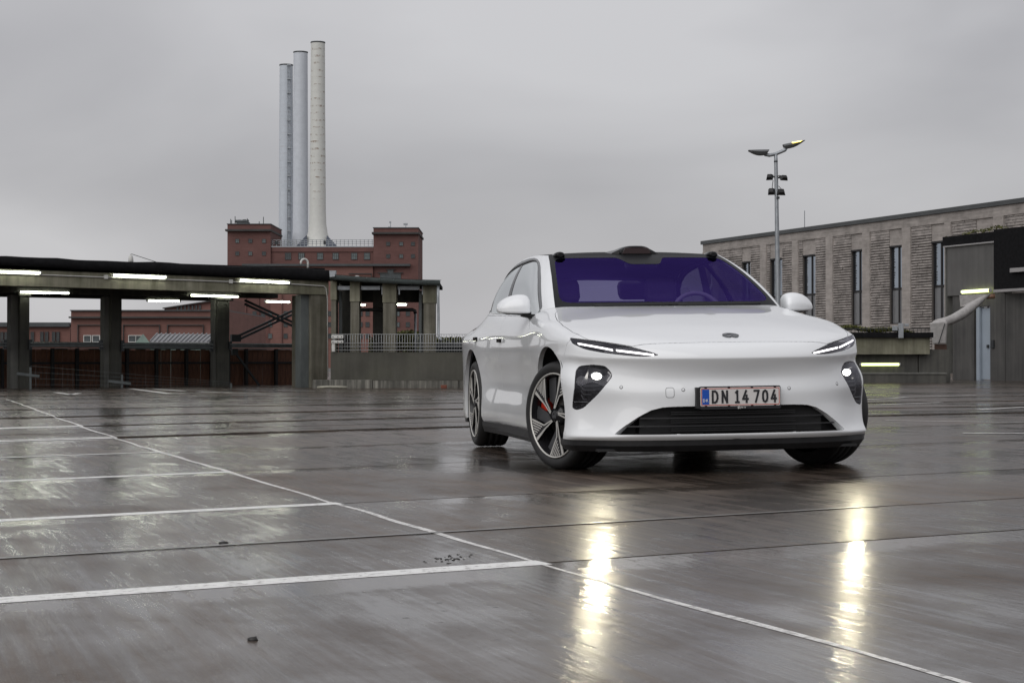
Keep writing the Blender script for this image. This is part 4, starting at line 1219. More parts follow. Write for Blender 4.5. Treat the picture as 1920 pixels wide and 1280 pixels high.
W0 = at(1800, 672, 53.0)
duct = empty('wrapped_duct', (W0.x, W0.y, 0)); OD = Vector((W0.x, W0.y, 0))
tag(duct, 'pale cloth wrapped duct sagging from above the blue door to a box on the left', 'duct')
wq = lambda u, v, Y: at(u, v, Y)-OD
path = [(1856, 552, 54.2), (1845, 558, 54.0), (1832, 568, 53.8), (1818, 579, 53.5), (1802, 590, 53.1), (1787, 598, 52.8), (1772, 603, 52.5), (1757, 606, 52.3)]
rad = [.03, .07, .115, .14, .15, .14, .13, .12]
MB().tube([wq(*p) for p in path], rad, 12).build('sleeve', M['wrap'], duct)
bx = MB()
bx.hexa([wq(1749, 645, 52.1), wq(1774, 645, 52.1), wq(1774, 645, 52.7), wq(1749, 645, 52.7)], [wq(1742.5, 605, 52.0), wq(1777, 603, 52.0), wq(1777, 603, 52.8), wq(1742.5, 605, 52.8)])
bx.build('box', M['wrap'], duct, bevel=.03)
MB().hexa([wq(1745, 607, 51.99), wq(1776, 604, 51.99), wq(1776, 604, 52.8), wq(1745, 607, 52.8)], [wq(1752, 600, 52.1), wq(1773, 599, 52.1), wq(1773, 599, 52.7), wq(1752, 600, 52.7)]).build('box_lid', M['wrap'], duct, bevel=.02)
MB().hexa([wq(1752, 657, 52.15), wq(1775, 657, 52.15), wq(1775, 657, 52.6), wq(1752, 657, 52.6)], [wq(1752, 645.3, 52.15), wq(1775, 645.3, 52.15), wq(1775, 645.3, 52.6), wq(1752, 645.3, 52.6)]).build('timber_base', plain('brown_timber', (.055, .028, .018), .8, 0, .3, 6), duct)
MB().beam(wq(1772, 606, 51.95), wq(1760, 644, 52.05), .03, .02).build('strap', M['steel_dark'], duct)
MB().hexa([wq(1801, 575, 54.0), wq(1812, 573, 54.0), wq(1812, 573, 54.3), wq(1801, 575, 54.3)], [wq(1799, 553.5, 54.0), wq(1850, 551, 54.2), wq(1850, 551, 54.5), wq(1799, 553.5, 54.3)]).build('flap', M['wrap'], duct)
p = wq(1859, 556, 54.4); MB().tube([p-Vector((.16, 0, 0)), p+Vector((.10, 0, .01))], .075, 12).build('pipe_stub', plain('tan_pipe', (.22, .13, .09), .5, 0, .15, 6), duct)

# ---------------------------------------------------------------- lamp post
LZ = 45.0
post = empty('street_lamp', (at(1459, 672, LZ).x, LZ, -.02)); PO_ = post.location.copy()
tag(post, 'tall galvanised lamp post with two heads, right one glowing yellow, and four black floodlights', 'street lamp')
lq = lambda u, v, y=0.0: at(u, v, LZ)+Vector((0, y, 0))-PO_
top = lq(1455, 288); bot = Vector((lq(1460.5, 672).x, 0, 0))
MB().tube([bot, lq(1459.3, 600), lq(1458.6, 540), lq(1456.6, 380), lq(1455.3, 300), top], [.075, .068, .062, .05, .046, .044], 14).build('pole', M['galv'], post)
MB().tube([lq(1455.2, 304), lq(1455.2, 301.5)], .05, 12).build('pole_band', M['steel_dark'], post)
arm = [lq(1434, 289.5), lq(1443, 291), lq(1455, 288.5), lq(1466, 284), lq(1472, 281), lq(1475, 276)]
MB().tube(arm, [.042, .045, .045, .045, .05, .05], 10).build('arm', M['galv'], post)
M['lamp_housing'] = plain('grey_lamp_housing', (.11, .115, .12), .5, .3, .1, 6)
def lamp_head(a, b, c, d, w, lit, name='lamp_head'):
    """Tapered housing between back (a top, b bottom) and nose (c top, d bottom)."""
    sec = []
    A_, B_, C_, D_ = lq(*a), lq(*b), lq(*c), lq(*d)
    mb = MB()
    n = 6; rings = []
    for i in range(n+1):
        t = i/n
        tp = A_.lerp(C_, t); bt = B_.lerp(D_, t)-Vector((0, 0, .05*math.sin(math.pi*t)))
        ww = w*(.55+.45*math.sin(math.pi*min(1, t*.75+.15)))
        rings.append([mb.bm.verts.new(p) for p in (bt+Vector((0, -ww*.7, 0)), bt.lerp(tp, .6)+Vector((0, -ww, 0)), tp+Vector((0, -ww*.55, 0)), tp+Vector((0, ww*.55, 0)), bt.lerp(tp, .6)+Vector((0, ww, 0)), bt+Vector((0, ww*.7, 0)))])
    for r0, r1 in zip(rings[:-1], rings[1:]):
        for k in range(6): mb.bm.faces.new((r0[k], r0[(k+1) % 6], r1[(k+1) % 6], r1[k]))
    mb.bm.faces.new(list(reversed(rings[0]))); mb.bm.faces.new(rings[-1])
    h = mb.build(name, M['lamp_housing'], post, bevel=.004)
    return h
M['sodium'] = emit('lit_street_lamp_lens', (1.0, .74, .10), 3.2)
h1 = lamp_head((1443, 280.5), (1437, 290), (1403.5, 281.2), (1404, 283.2), .15, False)
MB().hexa([lq(1405, 283.6, -.10), lq(1425, 287.2, -.12), lq(1425, 287.2, .12), lq(1405, 283.6, .10)], [lq(1405, 284.2, -.10), lq(1425, 288.4, -.12), lq(1425, 288.4, .12), lq(1405, 284.2, .10)]).build('lens', M['glass_low'], h1)
h2 = lamp_head((1468, 271), (1472, 278.5), (1510, 262.5), (1509, 264.2), .15, True)
# lens tips towards the deck in front
MB().hexa([lq(1484, 267.5, -.158), lq(1503, 264.5, -.158), lq(1505, 263.8, .0), lq(1490, 266, .0)], [lq(1483, 269.0, -.17), lq(1497, 267.2, -.17), lq(1506, 265.8, -.02), lq(1492, 270, -.02)]).build('lens', M['sodium'], h2)
def flood(u, v, du, dv, yaw):
    c = lq(u, v)
    Mx = Matrix.Translation(c) @ Matrix.Rotation(yaw, 4, 'Z') @ Matrix.Rotation(R(58), 4, 'X')
    mb = MB()
    w, h_ = du*LZ/FPX/2, dv*LZ/FPX/2
    mb.hexa([Mx @ Vector(p) for p in ((-w, -h_, 0), (w, -h_, 0), (w, h_, 0), (-w, h_, 0))], [Mx @ Vector(p) for p in ((-w*.55, -h_*.6, .09), (w*.55, -h_*.6, .09), (w*.55, h_*.6, .09), (-w*.55, h_*.6, .09))])
    f = mb.build('floodlight', M['black_matt'], post, bevel=.003)
    MB().hexa([Mx @ Vector(p) for p in ((-w*.8, -h_*.8, -.004), (w*.8, -h_*.8, -.004), (w*.8, h_*.8, -.004), (-w*.8, h_*.8, -.004))], [Mx @ Vector(p) for p in ((-w*.8, -h_*.8, -.001), (w*.8, -h_*.8, -.001), (w*.8, h_*.8, -.001), (-w*.8, h_*.8, -.001))]).build('glass', M['glass_low'], f)
    MB().beam(c+Vector((0, 0, .02)), Vector((lq(1456.3, v).x, 0, c.z+.02)), .03, .04).build('bracket', M['black_matt'], f)
flood(1444, 333, 13, 12, R(-25)); flood(1469, 334.5, 17, 10, R(28)); flood(1447, 360, 13, 14, R(-15)); flood(1464, 361, 17, 13, R(12))
MB().tube([lq(1456.5, 331, -.06), lq(1462, 329, -.06), lq(1467, 332, -.04)], .009, 5).build('cable', M['black_matt'], post)
MB().tube([lq(1449.5, 338, -.05), lq(1447.8, 350, -.05), lq(1448.5, 357, -.05)], .009, 5).build('cable', M['black_matt'], post)
MB().tube([lq(1459.5, 349, -.05), lq(1464.5, 354, -.05), lq(1464, 358, -.05)], .009, 5).build('cable', M['black_matt'], post)
p = lq(1458.5, 371, -.05); MB().box(p-Vector((.04, .03, .03)), p+Vector((.04, .03, .03)), .006).build('cable_box', M['steel_dark'], post)
MB().lathe([(.18, 0), (.17, .02), (.09, .03)], 16, Matrix.Translation(bot)).build('base_plate', M['galv'], post)
# ---------------------------------------------------------------- the white car
CAR_YAW = 0.1719
car = empty('parked_car', (1.1812, 11.2713, deck_z(1.1812, 11.2713) - 0.027))
# local X runs to the rear, local Y to the car's right-hand side (the photograph's left)
car.rotation_euler = (Matrix.Rotation(R(90) + CAR_YAW, 4, 'Z') @ Matrix.Rotation(-TILT, 4, 'X')).to_euler()
tag(car, 'white electric saloon with black roof, lit headlights and front wheels turned, parked on wet deck', 'car')

def car_paint():
    m, nt, b, out = new_mat('white_car_paint')
    n, l = nt.nodes, nt.links
    co = n.new("ShaderNodeTexCoord")
    nz = n.new("ShaderNodeTexNoise"); nz.inputs['Scale'].default_value = 3.0; nz.inputs['Detail'].default_value = 6
    l.new(co.outputs['Object'], nz.inputs['Vector'])
    # road film low on the body, thrown up by the wheels
    sp = n.new("ShaderNodeSeparateXYZ"); l.new(co.outputs['Object'], sp.inputs['Vector'])
    mr = n.new("ShaderNodeMapRange"); mr.inputs['From Min'].default_value = 0.48; mr.inputs['From Max'].default_value = 0.2; mr.inputs['To Max'].default_value = 0.30
    l.new(sp.outputs['Z'], mr.inputs['Value'])
    mu = n.new("ShaderNodeMath"); mu.operation = 'MULTIPLY'; l.new(mr.outputs['Result'], mu.inputs[0]); l.new(nz.outputs['Fac'], mu.inputs[1])
    mx = n.new("ShaderNodeMix"); mx.data_type = 'RGBA'
    mx.inputs[6].default_value = (0.78, 0.80, 0.82, 1); mx.inputs[7].default_value = (0.36, 0.345, 0.32, 1)
    l.new(mu.outputs['Value'], mx.inputs[0]); l.new(mx.outputs[2], b.inputs['Base Color'])
    b.inputs['Roughness'].default_value = 0.42
    b.inputs['Coat Weight'].default_value = 1.0
    b.inputs['Coat Roughness'].default_value = 0.025
    b.inputs['Coat IOR'].default_value = 1.5
    # standing rain drops
    vo = n.new("ShaderNodeTexVoronoi"); vo.inputs['Scale'].default_value = 95.0
    l.new(co.outputs['Object'], vo.inputs['Vector'])
    rr = n.new("ShaderNodeMapRange"); rr.inputs['From Min'].default_value = 0.0; rr.inputs['From Max'].default_value = 0.28; rr.inputs['To Min'].default_value = 1.0; rr.inputs['To Max'].default_value = 0.0
    l.new(vo.outputs['Distance'], rr.inputs['Value'])
    bp = n.new("ShaderNodeBump"); bp.inputs['Strength'].default_value = 0.02; bp.inputs['Distance'].default_value = 0.001
    l.new(rr.outputs['Result'], bp.inputs['Height']); l.new(bp.outputs['Normal'], b.inputs['Coat Normal'])
    return m
M['paint'] = car_paint()
M['trim_gloss'] = plain('gloss_black_trim', (0.008, 0.008, 0.009), 0.10, 0, 0.05, 5, spec=0.2)
M['frit'] = plain('windscreen_frit', (0.016, 0.017, 0.019), 0.35, 0, 0.05, 5, spec=0.05)
M['trim_grey'] = plain('satin_grey_trim', (0.16, 0.165, 0.17), 0.3, 0.5, 0.05, 5)
M['cladding'] = plain('dark_cladding', (0.014, 0.014, 0.015), 0.45, 0, 0.25, 14, spec=0.25)
M['rubber'] = plain('tyre_rubber', (0.014, 0.014, 0.0145), 0.62, 0, 0.25, 22, bump=0.1)
M['alloy'] = plain('machined_alloy', (0.56, 0.55, 0.52), 0.38, 0.35, 0.05, 20)
M['alloy_dark'] = plain('dark_wheel_enamel', (0.016, 0.016, 0.018), 0.22, 0.1, 0.1, 20)
M['alloy_grey'] = plain('grey_wheel_blade', (0.055, 0.056, 0.060), 0.4, 0.2, 0.1, 20)
M['caliper'] = plain('red_caliper', (0.55, 0.03, 0.012), 0.4, 0, 0.05, 20)
M['disc'] = plain('brake_disc', (0.16, 0.155, 0.15), 0.45, 0.8, 0.1, 20)
M['cabin'] = plain('cabin_leather', (0.20, 0.185, 0.18), 0.6, 0, 0.1, 8)
M['cabin_dash'] = plain('dashboard_black', (0.075, 0.072, 0.078), 0.7, 0, 0.1, 8)
M['lamp_inner'] = plain('lamp_housing', (0.020, 0.020, 0.023), 0.2, 0.3, 0.1, 12)
M['lamp_grey'] = plain('lamp_reflector', (0.20, 0.21, 0.22), 0.2, 0.8, 0.1, 12)
M['lamp_fin'] = plain('lamp_fin', (0.07, 0.072, 0.078), 0.25, 0.4, 0.1, 12)
M['led'] = emit('led_strip', (1.0, 0.96, 0.97), 2.6)
M['projector'] = emit('headlamp_lens', (1.0, 0.96, 0.86), 25.0)
M['plate_white'] = plain('plate_white', (0.62, 0.60, 0.59), 0.35, 0, 0.03, 5)
M['plate_red'] = plain('plate_red_edge', (0.50, 0.09, 0.06), 0.4, 0, 0.03, 5)
M['plate_blue'] = plain('plate_blue_band', (0.006, 0.075, 0.42), 0.35, 0, 0.03, 5)
M['plate_black'] = plain('plate_black_print', (0.012, 0.012, 0.016), 0.4, 0, 0.03, 5)
M['lidar_window'] = plain('sensor_window', (0.022, 0.008, 0.009), 0.07, 0, 0.05, 5)

def glass_mat(name, through, gloss, fresnel=False, rough=0.0, ior=1.5, fixed=None):
    m = bpy.data.materials.new(name); m.use_nodes = True
    nt = m.node_tree; nt.nodes.clear(); n, l = nt.nodes, nt.links
    out = n.new("ShaderNodeOutputMaterial")
    tr = n.new("ShaderNodeBsdfTransparent"); tr.inputs['Color'].default_value = (*through, 1)
    gl = n.new("ShaderNodeBsdfGlossy"); gl.inputs['Color'].default_value = (*gloss, 1); gl.inputs['Roughness'].default_value = rough
    if fixed is not None:                   # strongly mirrored privacy glass
        mx = n.new("ShaderNodeMixShader"); mx.inputs[0].default_value = fixed
        l.new(tr.outputs[0], mx.inputs[1]); l.new(gl.outputs[0], mx.inputs[2]); l.new(mx.outputs[0], out.inputs['Surface'])
    elif fresnel:
        # same reflectance from both faces of a thin pane
        fr = n.new("ShaderNodeFresnel"); ge = n.new("ShaderNodeNewGeometry"); mr = n.new("ShaderNodeMapRange")
        mr.inputs['To Min'].default_value = ior; mr.inputs['To Max'].default_value = 1.0/ior
        l.new(ge.outputs['Backfacing'], mr.inputs['Value']); l.new(mr.outputs['Result'], fr.inputs['IOR'])
        mx = n.new("ShaderNodeMixShader"); l.new(fr.outputs['Fac'], mx.inputs[0])
        l.new(tr.outputs[0], mx.inputs[1]); l.new(gl.outputs[0], mx.inputs[2])
        l.new(mx.outputs[0], out.inputs['Surface'])
    else:
        ad = n.new("ShaderNodeAddShader"); l.new(tr.outputs[0], ad.inputs[0]); l.new(gl.outputs[0], ad.inputs[1])
        l.new(ad.outputs[0], out.inputs['Surface'])
    return m
M['windscreen'] = glass_mat('coated_windscreen', (0.50, 0.48, 0.66), (0.030, 0.018, 0.110))
M['side_glass'] = glass_mat('side_glass', (0.74, 0.76, 0.77), (0.97, 1.0, 1.0), fixed=0.85)
M['rear_glass'] = glass_mat('tinted_rear_glass', (0.40, 0.42, 0.43), (0.9, 0.95, 0.97), fresnel=True, ior=1.6)
M['lamp_cover'] = glass_mat('clear_lamp_cover', (0.86, 0.86, 0.88), (0.9, 0.9, 1.0), fresnel=True)

# ---- smooth surfaces from a net of control points (uniform cubic splines)
def basis(t):
    return np.stack([(1-t)**3/6, (3*t**3-6*t**2+4)/6, (-3*t**3+3*t**2+3*t+1)/6, t**3/6], -1)
def dbasis(t):
    return np.stack([-(1-t)**2/2, (9*t**2-12*t)/6, (-9*t**2+6*t+3)/6, t**2/2], -1)
FLIP = np.array([1.0, -1.0, 1.0])
class Patch:
    def __init__(self, pts, mirror=(True, True)):
        self.T = np.array(pts, float)
        self.mirror = mirror
        self.C = self.T.copy()
        nu, nv = self.T.shape[:2]
        U, V = np.meshgrid(np.arange(nu, dtype=float), np.arange(nv, dtype=float), indexing='ij')
        for _ in range(6):
            self.E = self.ext(self.C)
            self.C = self.C + 0.8*(self.T - self.ev(U, V))
        self.E = self.ext(self.C)
        self.nu, self.nv = nu, nv
    def ext(self, C):
        a = C[:, 1:2]*FLIP if self.mirror[0] else 2*C[:, :1]-C[:, 1:2]
        b = C[:, -2:-1]*FLIP if self.mirror[1] else 2*C[:, -1:]-C[:, -2:-1]
        E = np.concatenate([a, C, b], 1)
        return np.concatenate([2*E[:1]-E[1:2], E, 2*E[-1:]-E[-2:-1]], 0)
    def _idx(self, U, V):
        nu, nv = self.E.shape[0]-2, self.E.shape[1]-2
        i = np.clip(np.floor(U).astype(int), 0, nu-2); j = np.clip(np.floor(V).astype(int), 0, nv-2)
        return i, j, U-i, V-j
    def ev(self, U, V, du=False, dv=False):
        U = np.asarray(U, float); V = np.asarray(V, float)
        i, j, a, b = self._idx(U, V)
        A = dbasis(a) if du else basis(a); B = dbasis(b) if dv else basis(b)
        out = np.zeros(U.shape+(3,))
        for p in range(4):
            for q in range(4):
                out += (A[..., p]*B[..., q])[..., None]*self.E[i+p, j+q]
        return out
    def nrm(self, U, V):
        n = np.cross(self.ev(U, V, du=True), self.ev(U, V, dv=True))
        return n/np.maximum(np.linalg.norm(n, axis=-1, keepdims=True), 1e-9)
    def tree(self, mu, mv, v0=0.0):
        U = np.linspace(0, self.nu-1, mu); V = np.linspace(v0, self.nv-1, mv)
        G = np.meshgrid(U, V, indexing='ij')
        P = self.ev(*G).reshape(-1, 3)
        fs = [(i*mv+j, (i+1)*mv+j, (i+1)*mv+j+1, i*mv+j+1) for i in range(mu-1) for j in range(mv-1)]
        self._bv = BVHTree.FromPolygons([tuple(p) for p in P], fs)
        self._U, self._V, self._mv = U, V, mv
    def find(self, org, d):
        loc, no, idx, dist = self._bv.ray_cast(Vector(org), Vector(d))
        if loc is None: return None
        i, j = divmod(idx, self._mv-1)
        u = (self._U[i]+self._U[i+1])/2; v = (self._V[j]+self._V[j+1])/2
        L = np.array(loc)
        for _ in range(12):
            e = self.ev(u, v)-L
            J = np.stack([self.ev(u, v, du=True), self.ev(u, v, dv=True)], -1)
            s = np.linalg.lstsq(J, -e, rcond=None)[0]
            u = float(np.clip(u+np.clip(s[0], -.4, .4), 0, self.nu-1)); v = float(np.clip(v+np.clip(s[1], -.4, .4), -0.6, self.nv-1))
        return u, v

def lerp_rows(a, b, t): return [x+(y-x)*t for x, y in zip(a, b)]

# ---- lower body: rows climb from the sill to the cowl and belt, columns run from the nose centre round the side to the tail
ROWS = 16
c_x = [-.850, -.874, -.868, -.878, -.882, -.868, -.895, -.9165, -.9185, -.910, -.868]
c_z = [.235, .262, .305, .43, .52, .592, .662, .704, .717, .738, .790]
s_z = [.235, .262, .32, .43, .52, .61, .68, .72, .75, .79, .842]     # row heights along the flanks
s6z = [.235, .262, .315, .43, .52, .605, .68, .728, .755, .795, .845]   # at the front corner
low_y, low_d = [0, .22, .45, .64, .77, .875, .945], [0, .006, .035, .092, .175, .28, .43]
mid_y, mid_d = [0, .22, .45, .63, .76, .868, .942], [0, .010, .050, .125, .22, .325, .46]
upp_y, upp_d = [0, .22, .45, .62, .75, .852, .918], [0, .015, .062, .142, .248, .375, .53]
sx = [0.0, .42, 1.0, 1.6, 2.2, 2.64, 3.06, 3.5, 3.9, 4.10, 4.16]
W = [.962, .968, .957, .955, .960, .975, .988, .978, .900, .55, 0.0]
door = [-.030, -.010, .000, -.014, -.026, -.022, -.010, -.003, .001, .004, .000]
arch = [-.015, -.006, .000, .000, .000, .000, .000, .000, .001, .002, .000]
NET = []
for i in range(11):
    yy, dd = (low_y, low_d) if i < 3 else (mid_y, mid_d) if i < 6 else (upp_y, upp_d)
    row = []
    for j in range(7):
        t = (j/6.0)**2.2
        # hollow above the lip at the outer corners
        hol = {2: .030, 3: .012, 4: .0}.get(i, 0.0)*(0, 0, 0, .2, 1.0, 1.0, .6)[j]
        row.append((c_x[i]+dd[j]+hol, yy[j]-hol*.35, c_z[i]+(s6z[i]-c_z[i])*t))
    for k in range(11):
        off = arch[i] if k in (0, 6, 7) else door[i] if k in (2, 3, 4) else (arch[i]+door[i])/2
        z = s_z[i]+((0.012, .018, .026)[i-8]*min(1.0, max(0, (sx[k]-1.6)/1.6)) if i >= 8 else 0.0)
        if k >= 8: off *= 0.3
        row.append((sx[k], max(0.0, W[k]+off) if k < 10 else 0.0, z))
    NET.append(row)
# bonnet and shoulder rows: (x, y, z) for columns 0..8, then heights and inset of the flank
bon = [
 ([-.755, -.748, -.722, -.665, -.585, -.465, -.315, .01, .43], [0, .20, .42, .585, .705, .80, .875, .950, .962], [.832, .832, .834, .840, .850, .863, .878, .893, .898]),
 ([-.50, -.495, -.475, -.435, -.375, -.30, -.21, .05, .46], [0, .19, .39, .54, .655, .755, .838, .928, .948], [.898, .898, .899, .901, .904, .908, .912, .930, .938]),
 ([-.05, -.05, -.04, -.02, .00, .02, .06, .19, .52], [0, .17, .35, .49, .60, .70, .795, .893, .925], [.985, .985, .983, .978, .972, .966, .962, .962, .965]),
 ([.33, .33, .335, .342, .350, .358, .372, .41, .60], [0, .15, .31, .45, .565, .668, .765, .848, .890], [1.036, 1.036, 1.034, 1.029, 1.023, 1.016, 1.010, .998, .996]),
 ([.605, .605, .61, .618, .630, .643, .662, .705, .80], [0, .13, .27, .40, .52, .625, .72, .787, .836], [1.062, 1.062, 1.062, 1.062, 1.062, 1.062, 1.062, 1.056, 1.042]),
]
fl_z = [.884, .920, .952, .984, 1.015]
fl_in = [-.006, -.020, -.036, -.055, -.078]
rear_x = [[1.0, 1.6, 2.2, 2.64, 3.06, 3.5, 3.9, 4.11, 4.17], [1.0, 1.6, 2.2, 2.64, 3.06, 3.5, 3.88, 4.10, 4.16],
          [1.0, 1.6, 2.2, 2.64, 3.04, 3.45, 3.82, 4.05, 4.12], [1.01, 1.6, 2.2, 2.64, 3.02, 3.38, 3.70, 3.94, 4.02], [1.03, 1.6, 2.2, 2.64, 3.00, 3.30, 3.52, 3.66, 3.70]]
rear_w = [[0, 0, 0, -.004, -.014, -.026, -.02, 0, 0], [0, 0, 0, -.010, -.034, -.064, -.06, -.02, 0], [0, 0, .004, -.006, -.045, -.100, -.12, -.05, 0], [0, 0, .006, -.004, -.062, -.150, -.19, -.12, 0], [0, 0, .006, -.002, -.075, -.195, -.28, -.20, 0]]
for i in range(5):
    xs_, ys_, zs_ = bon[i]
    row = list(zip(xs_, ys_, zs_))
    for k in range(9):
        w = W[k+2]+fl_in[i]+rear_w[i][k]
        if k == 8: w = 0.0
        zr = fl_z[i]+(0.030, .040, .052, .065, .078)[i]*min(1.0, max(0.0, (rear_x[i][k]-1.0)/2.2))**1.2
        row.append((rear_x[i][k], w, zr))
    NET.append(row)
body = Patch(NET)
body.tree(90, 180)

# ---- glasshouse: from the cowl/belt up to the header and roof rails
top_x = [1.52, 1.521, 1.526, 1.535, 1.548, 1.565, 1.59, 1.635, 1.72, 1.86, 2.05, 2.40, 2.74, 2.98, 3.10, 3.15, 3.165, 3.17]
top_y = [0, .11, .22, .33, .43, .515, .585, .636, .660, .672, .680, .684, .676, .650, .58, .42, .22, 0]
top_z = [1.456, 1.456, 1.456, 1.456, 1.456, 1.456, 1.457, 1.460, 1.466, 1.473, 1.476, 1.468, 1.445, 1.412, 1.388, 1.380, 1.382, 1.383]
NB = 6
belt = np.array(NET[15], float)
topc = np.stack([top_x, top_y, top_z], 1)
gnet = []
for i in range(NB+1):
    w = i/NB
    row = []
    for j in range(18):
        p = belt[j]*(1-w)+topc[j]*w
        j0, j1 = max(j-1, 0), min(j+1, 17)
        tv = (belt[j1]-belt[j0])*(1-w)+(topc[j1]-topc[j0])*w
        if j in (0, 17): tv = np.array([0, 1.0, 0])*(1 if j == 0 else -1)
        nn = np.cross(topc[j]-belt[j], tv); nn = nn/np.linalg.norm(nn)
        c = np.array([2.2, 0, 0.9]) - p
        if np.dot(nn, c) > 0: nn = -nn
        row.append(p+nn*0.034*4*w*(1-w)*(0.75 if j < 7 else 1.0))
    gnet.append(row)
house = Patch(gnet)
house.tree(50, 180)

def flat_mesh(nu, nv, u1, v1, v0=0.0):
    bm = bmesh.new()
    g = [[bm.verts.new((u1*i/nu, v0+(v1-v0)*j/nv, 0)) for j in range(nv+1)] for i in range(nu+1)]
    for i in range(nu):
        for j in range(nv):
            bm.faces.new((g[i][j], g[i+1][j], g[i+1][j+1], g[i][j+1]))
    return bm

def pip(poly, x, y):
    c = False; n = len(poly)
    for i in range(n):
        x0, y0 = poly[i]; x1, y1 = poly[i-1]
        if (y0 > y) != (y1 > y) and x < (x1-x0)*(y-y0)/(y1-y0)+x0: c = not c
    return c

def cut(bm, poly, close=True):
    """Cut the outline poly (u, v) into the flat mesh."""
    n = len(poly)
    ax0 = min(p[0] for p in poly); ax1 = max(p[0] for p in poly); ay0 = min(p[1] for p in poly); ay1 = max(p[1] for p in poly)
    for k in range(n if close else n-1):
        a, b = poly[k], poly[(k+1) % n]
        d = Vector((b[0]-a[0], b[1]-a[1], 0))
        if d.length < 1e-5: continue
        e = 1e-3
        x0, x1 = min(a[0], b[0])-e, max(a[0], b[0])+e; y0, y1 = min(a[1], b[1])-e, max(a[1], b[1])+e
        fs = []
        for f in bm.faces:
            vx = [v.co.x for v in f.verts]
            if min(vx) > x1 or max(vx) < x0: continue
            vy = [v.co.y for v in f.verts]
            if min(vy) > y1 or max(vy) < y0: continue
            fs.append(f)
        if not fs: continue
        geom = list({v for f in fs for v in f.verts})+list({ed for f in fs for ed in f.edges})+fs
        bmesh.ops.bisect_plane(bm, geom=geom, dist=1e-5, plane_co=(a[0], a[1], 0), plane_no=Vector((-d.y, d.x, 0)).normalized())

def densify(pts, step, closed=True):
    out = []
    n = len(pts)
    for i in range(n if closed else n-1):
        a, b = np.array(pts[i], float), np.array(pts[(i+1) % n], float)
        m = max(1, int(np.linalg.norm(b-a)/step))
        for k in range(m): out.append(tuple(a+(b-a)*k/m))
    if not closed: out.append(tuple(pts[-1]))
    return out

def rounded(pts, r, n=4):
    """Round the corners of a closed outline."""
    out = []; N = len(pts)
    for i in range(N):
        p = np.array(pts[i], float); a = np.array(pts[i-1], float); b = np.array(pts[(i+1) % N], float)
        rr = r[i] if isinstance(r, (list, tuple)) else r
        la, lb = np.linalg.norm(a-p), np.linalg.norm(b-p)
        rr = min(rr, 0.45*la, 0.45*lb)
        if rr < 1e-5: out.append(tuple(p)); continue
        s, e = p+(a-p)/la*rr, p+(b-p)/lb*rr
        for k in range(n+1):
            t = k/n
            out.append(tuple((1-t)**2*s+2*t*(1-t)*p+t*t*e))
    return out

def to_param(patch, pts, view):
    out = []
    for a, b in pts:
        if view == 'front': q = patch.find((-3, max(a, 0.0005), b), (1, 0, 0)); neg = a < 0
        elif view == 'side': q = patch.find((a, 3, b), (0, -1, 0)); neg = False
        else: q = patch.find((a, max(b, 0.0005), 3), (0, 0, -1)); neg = b < 0
        if q is None: continue
        out.append((q[0], -0.3) if neg else q)
    return out

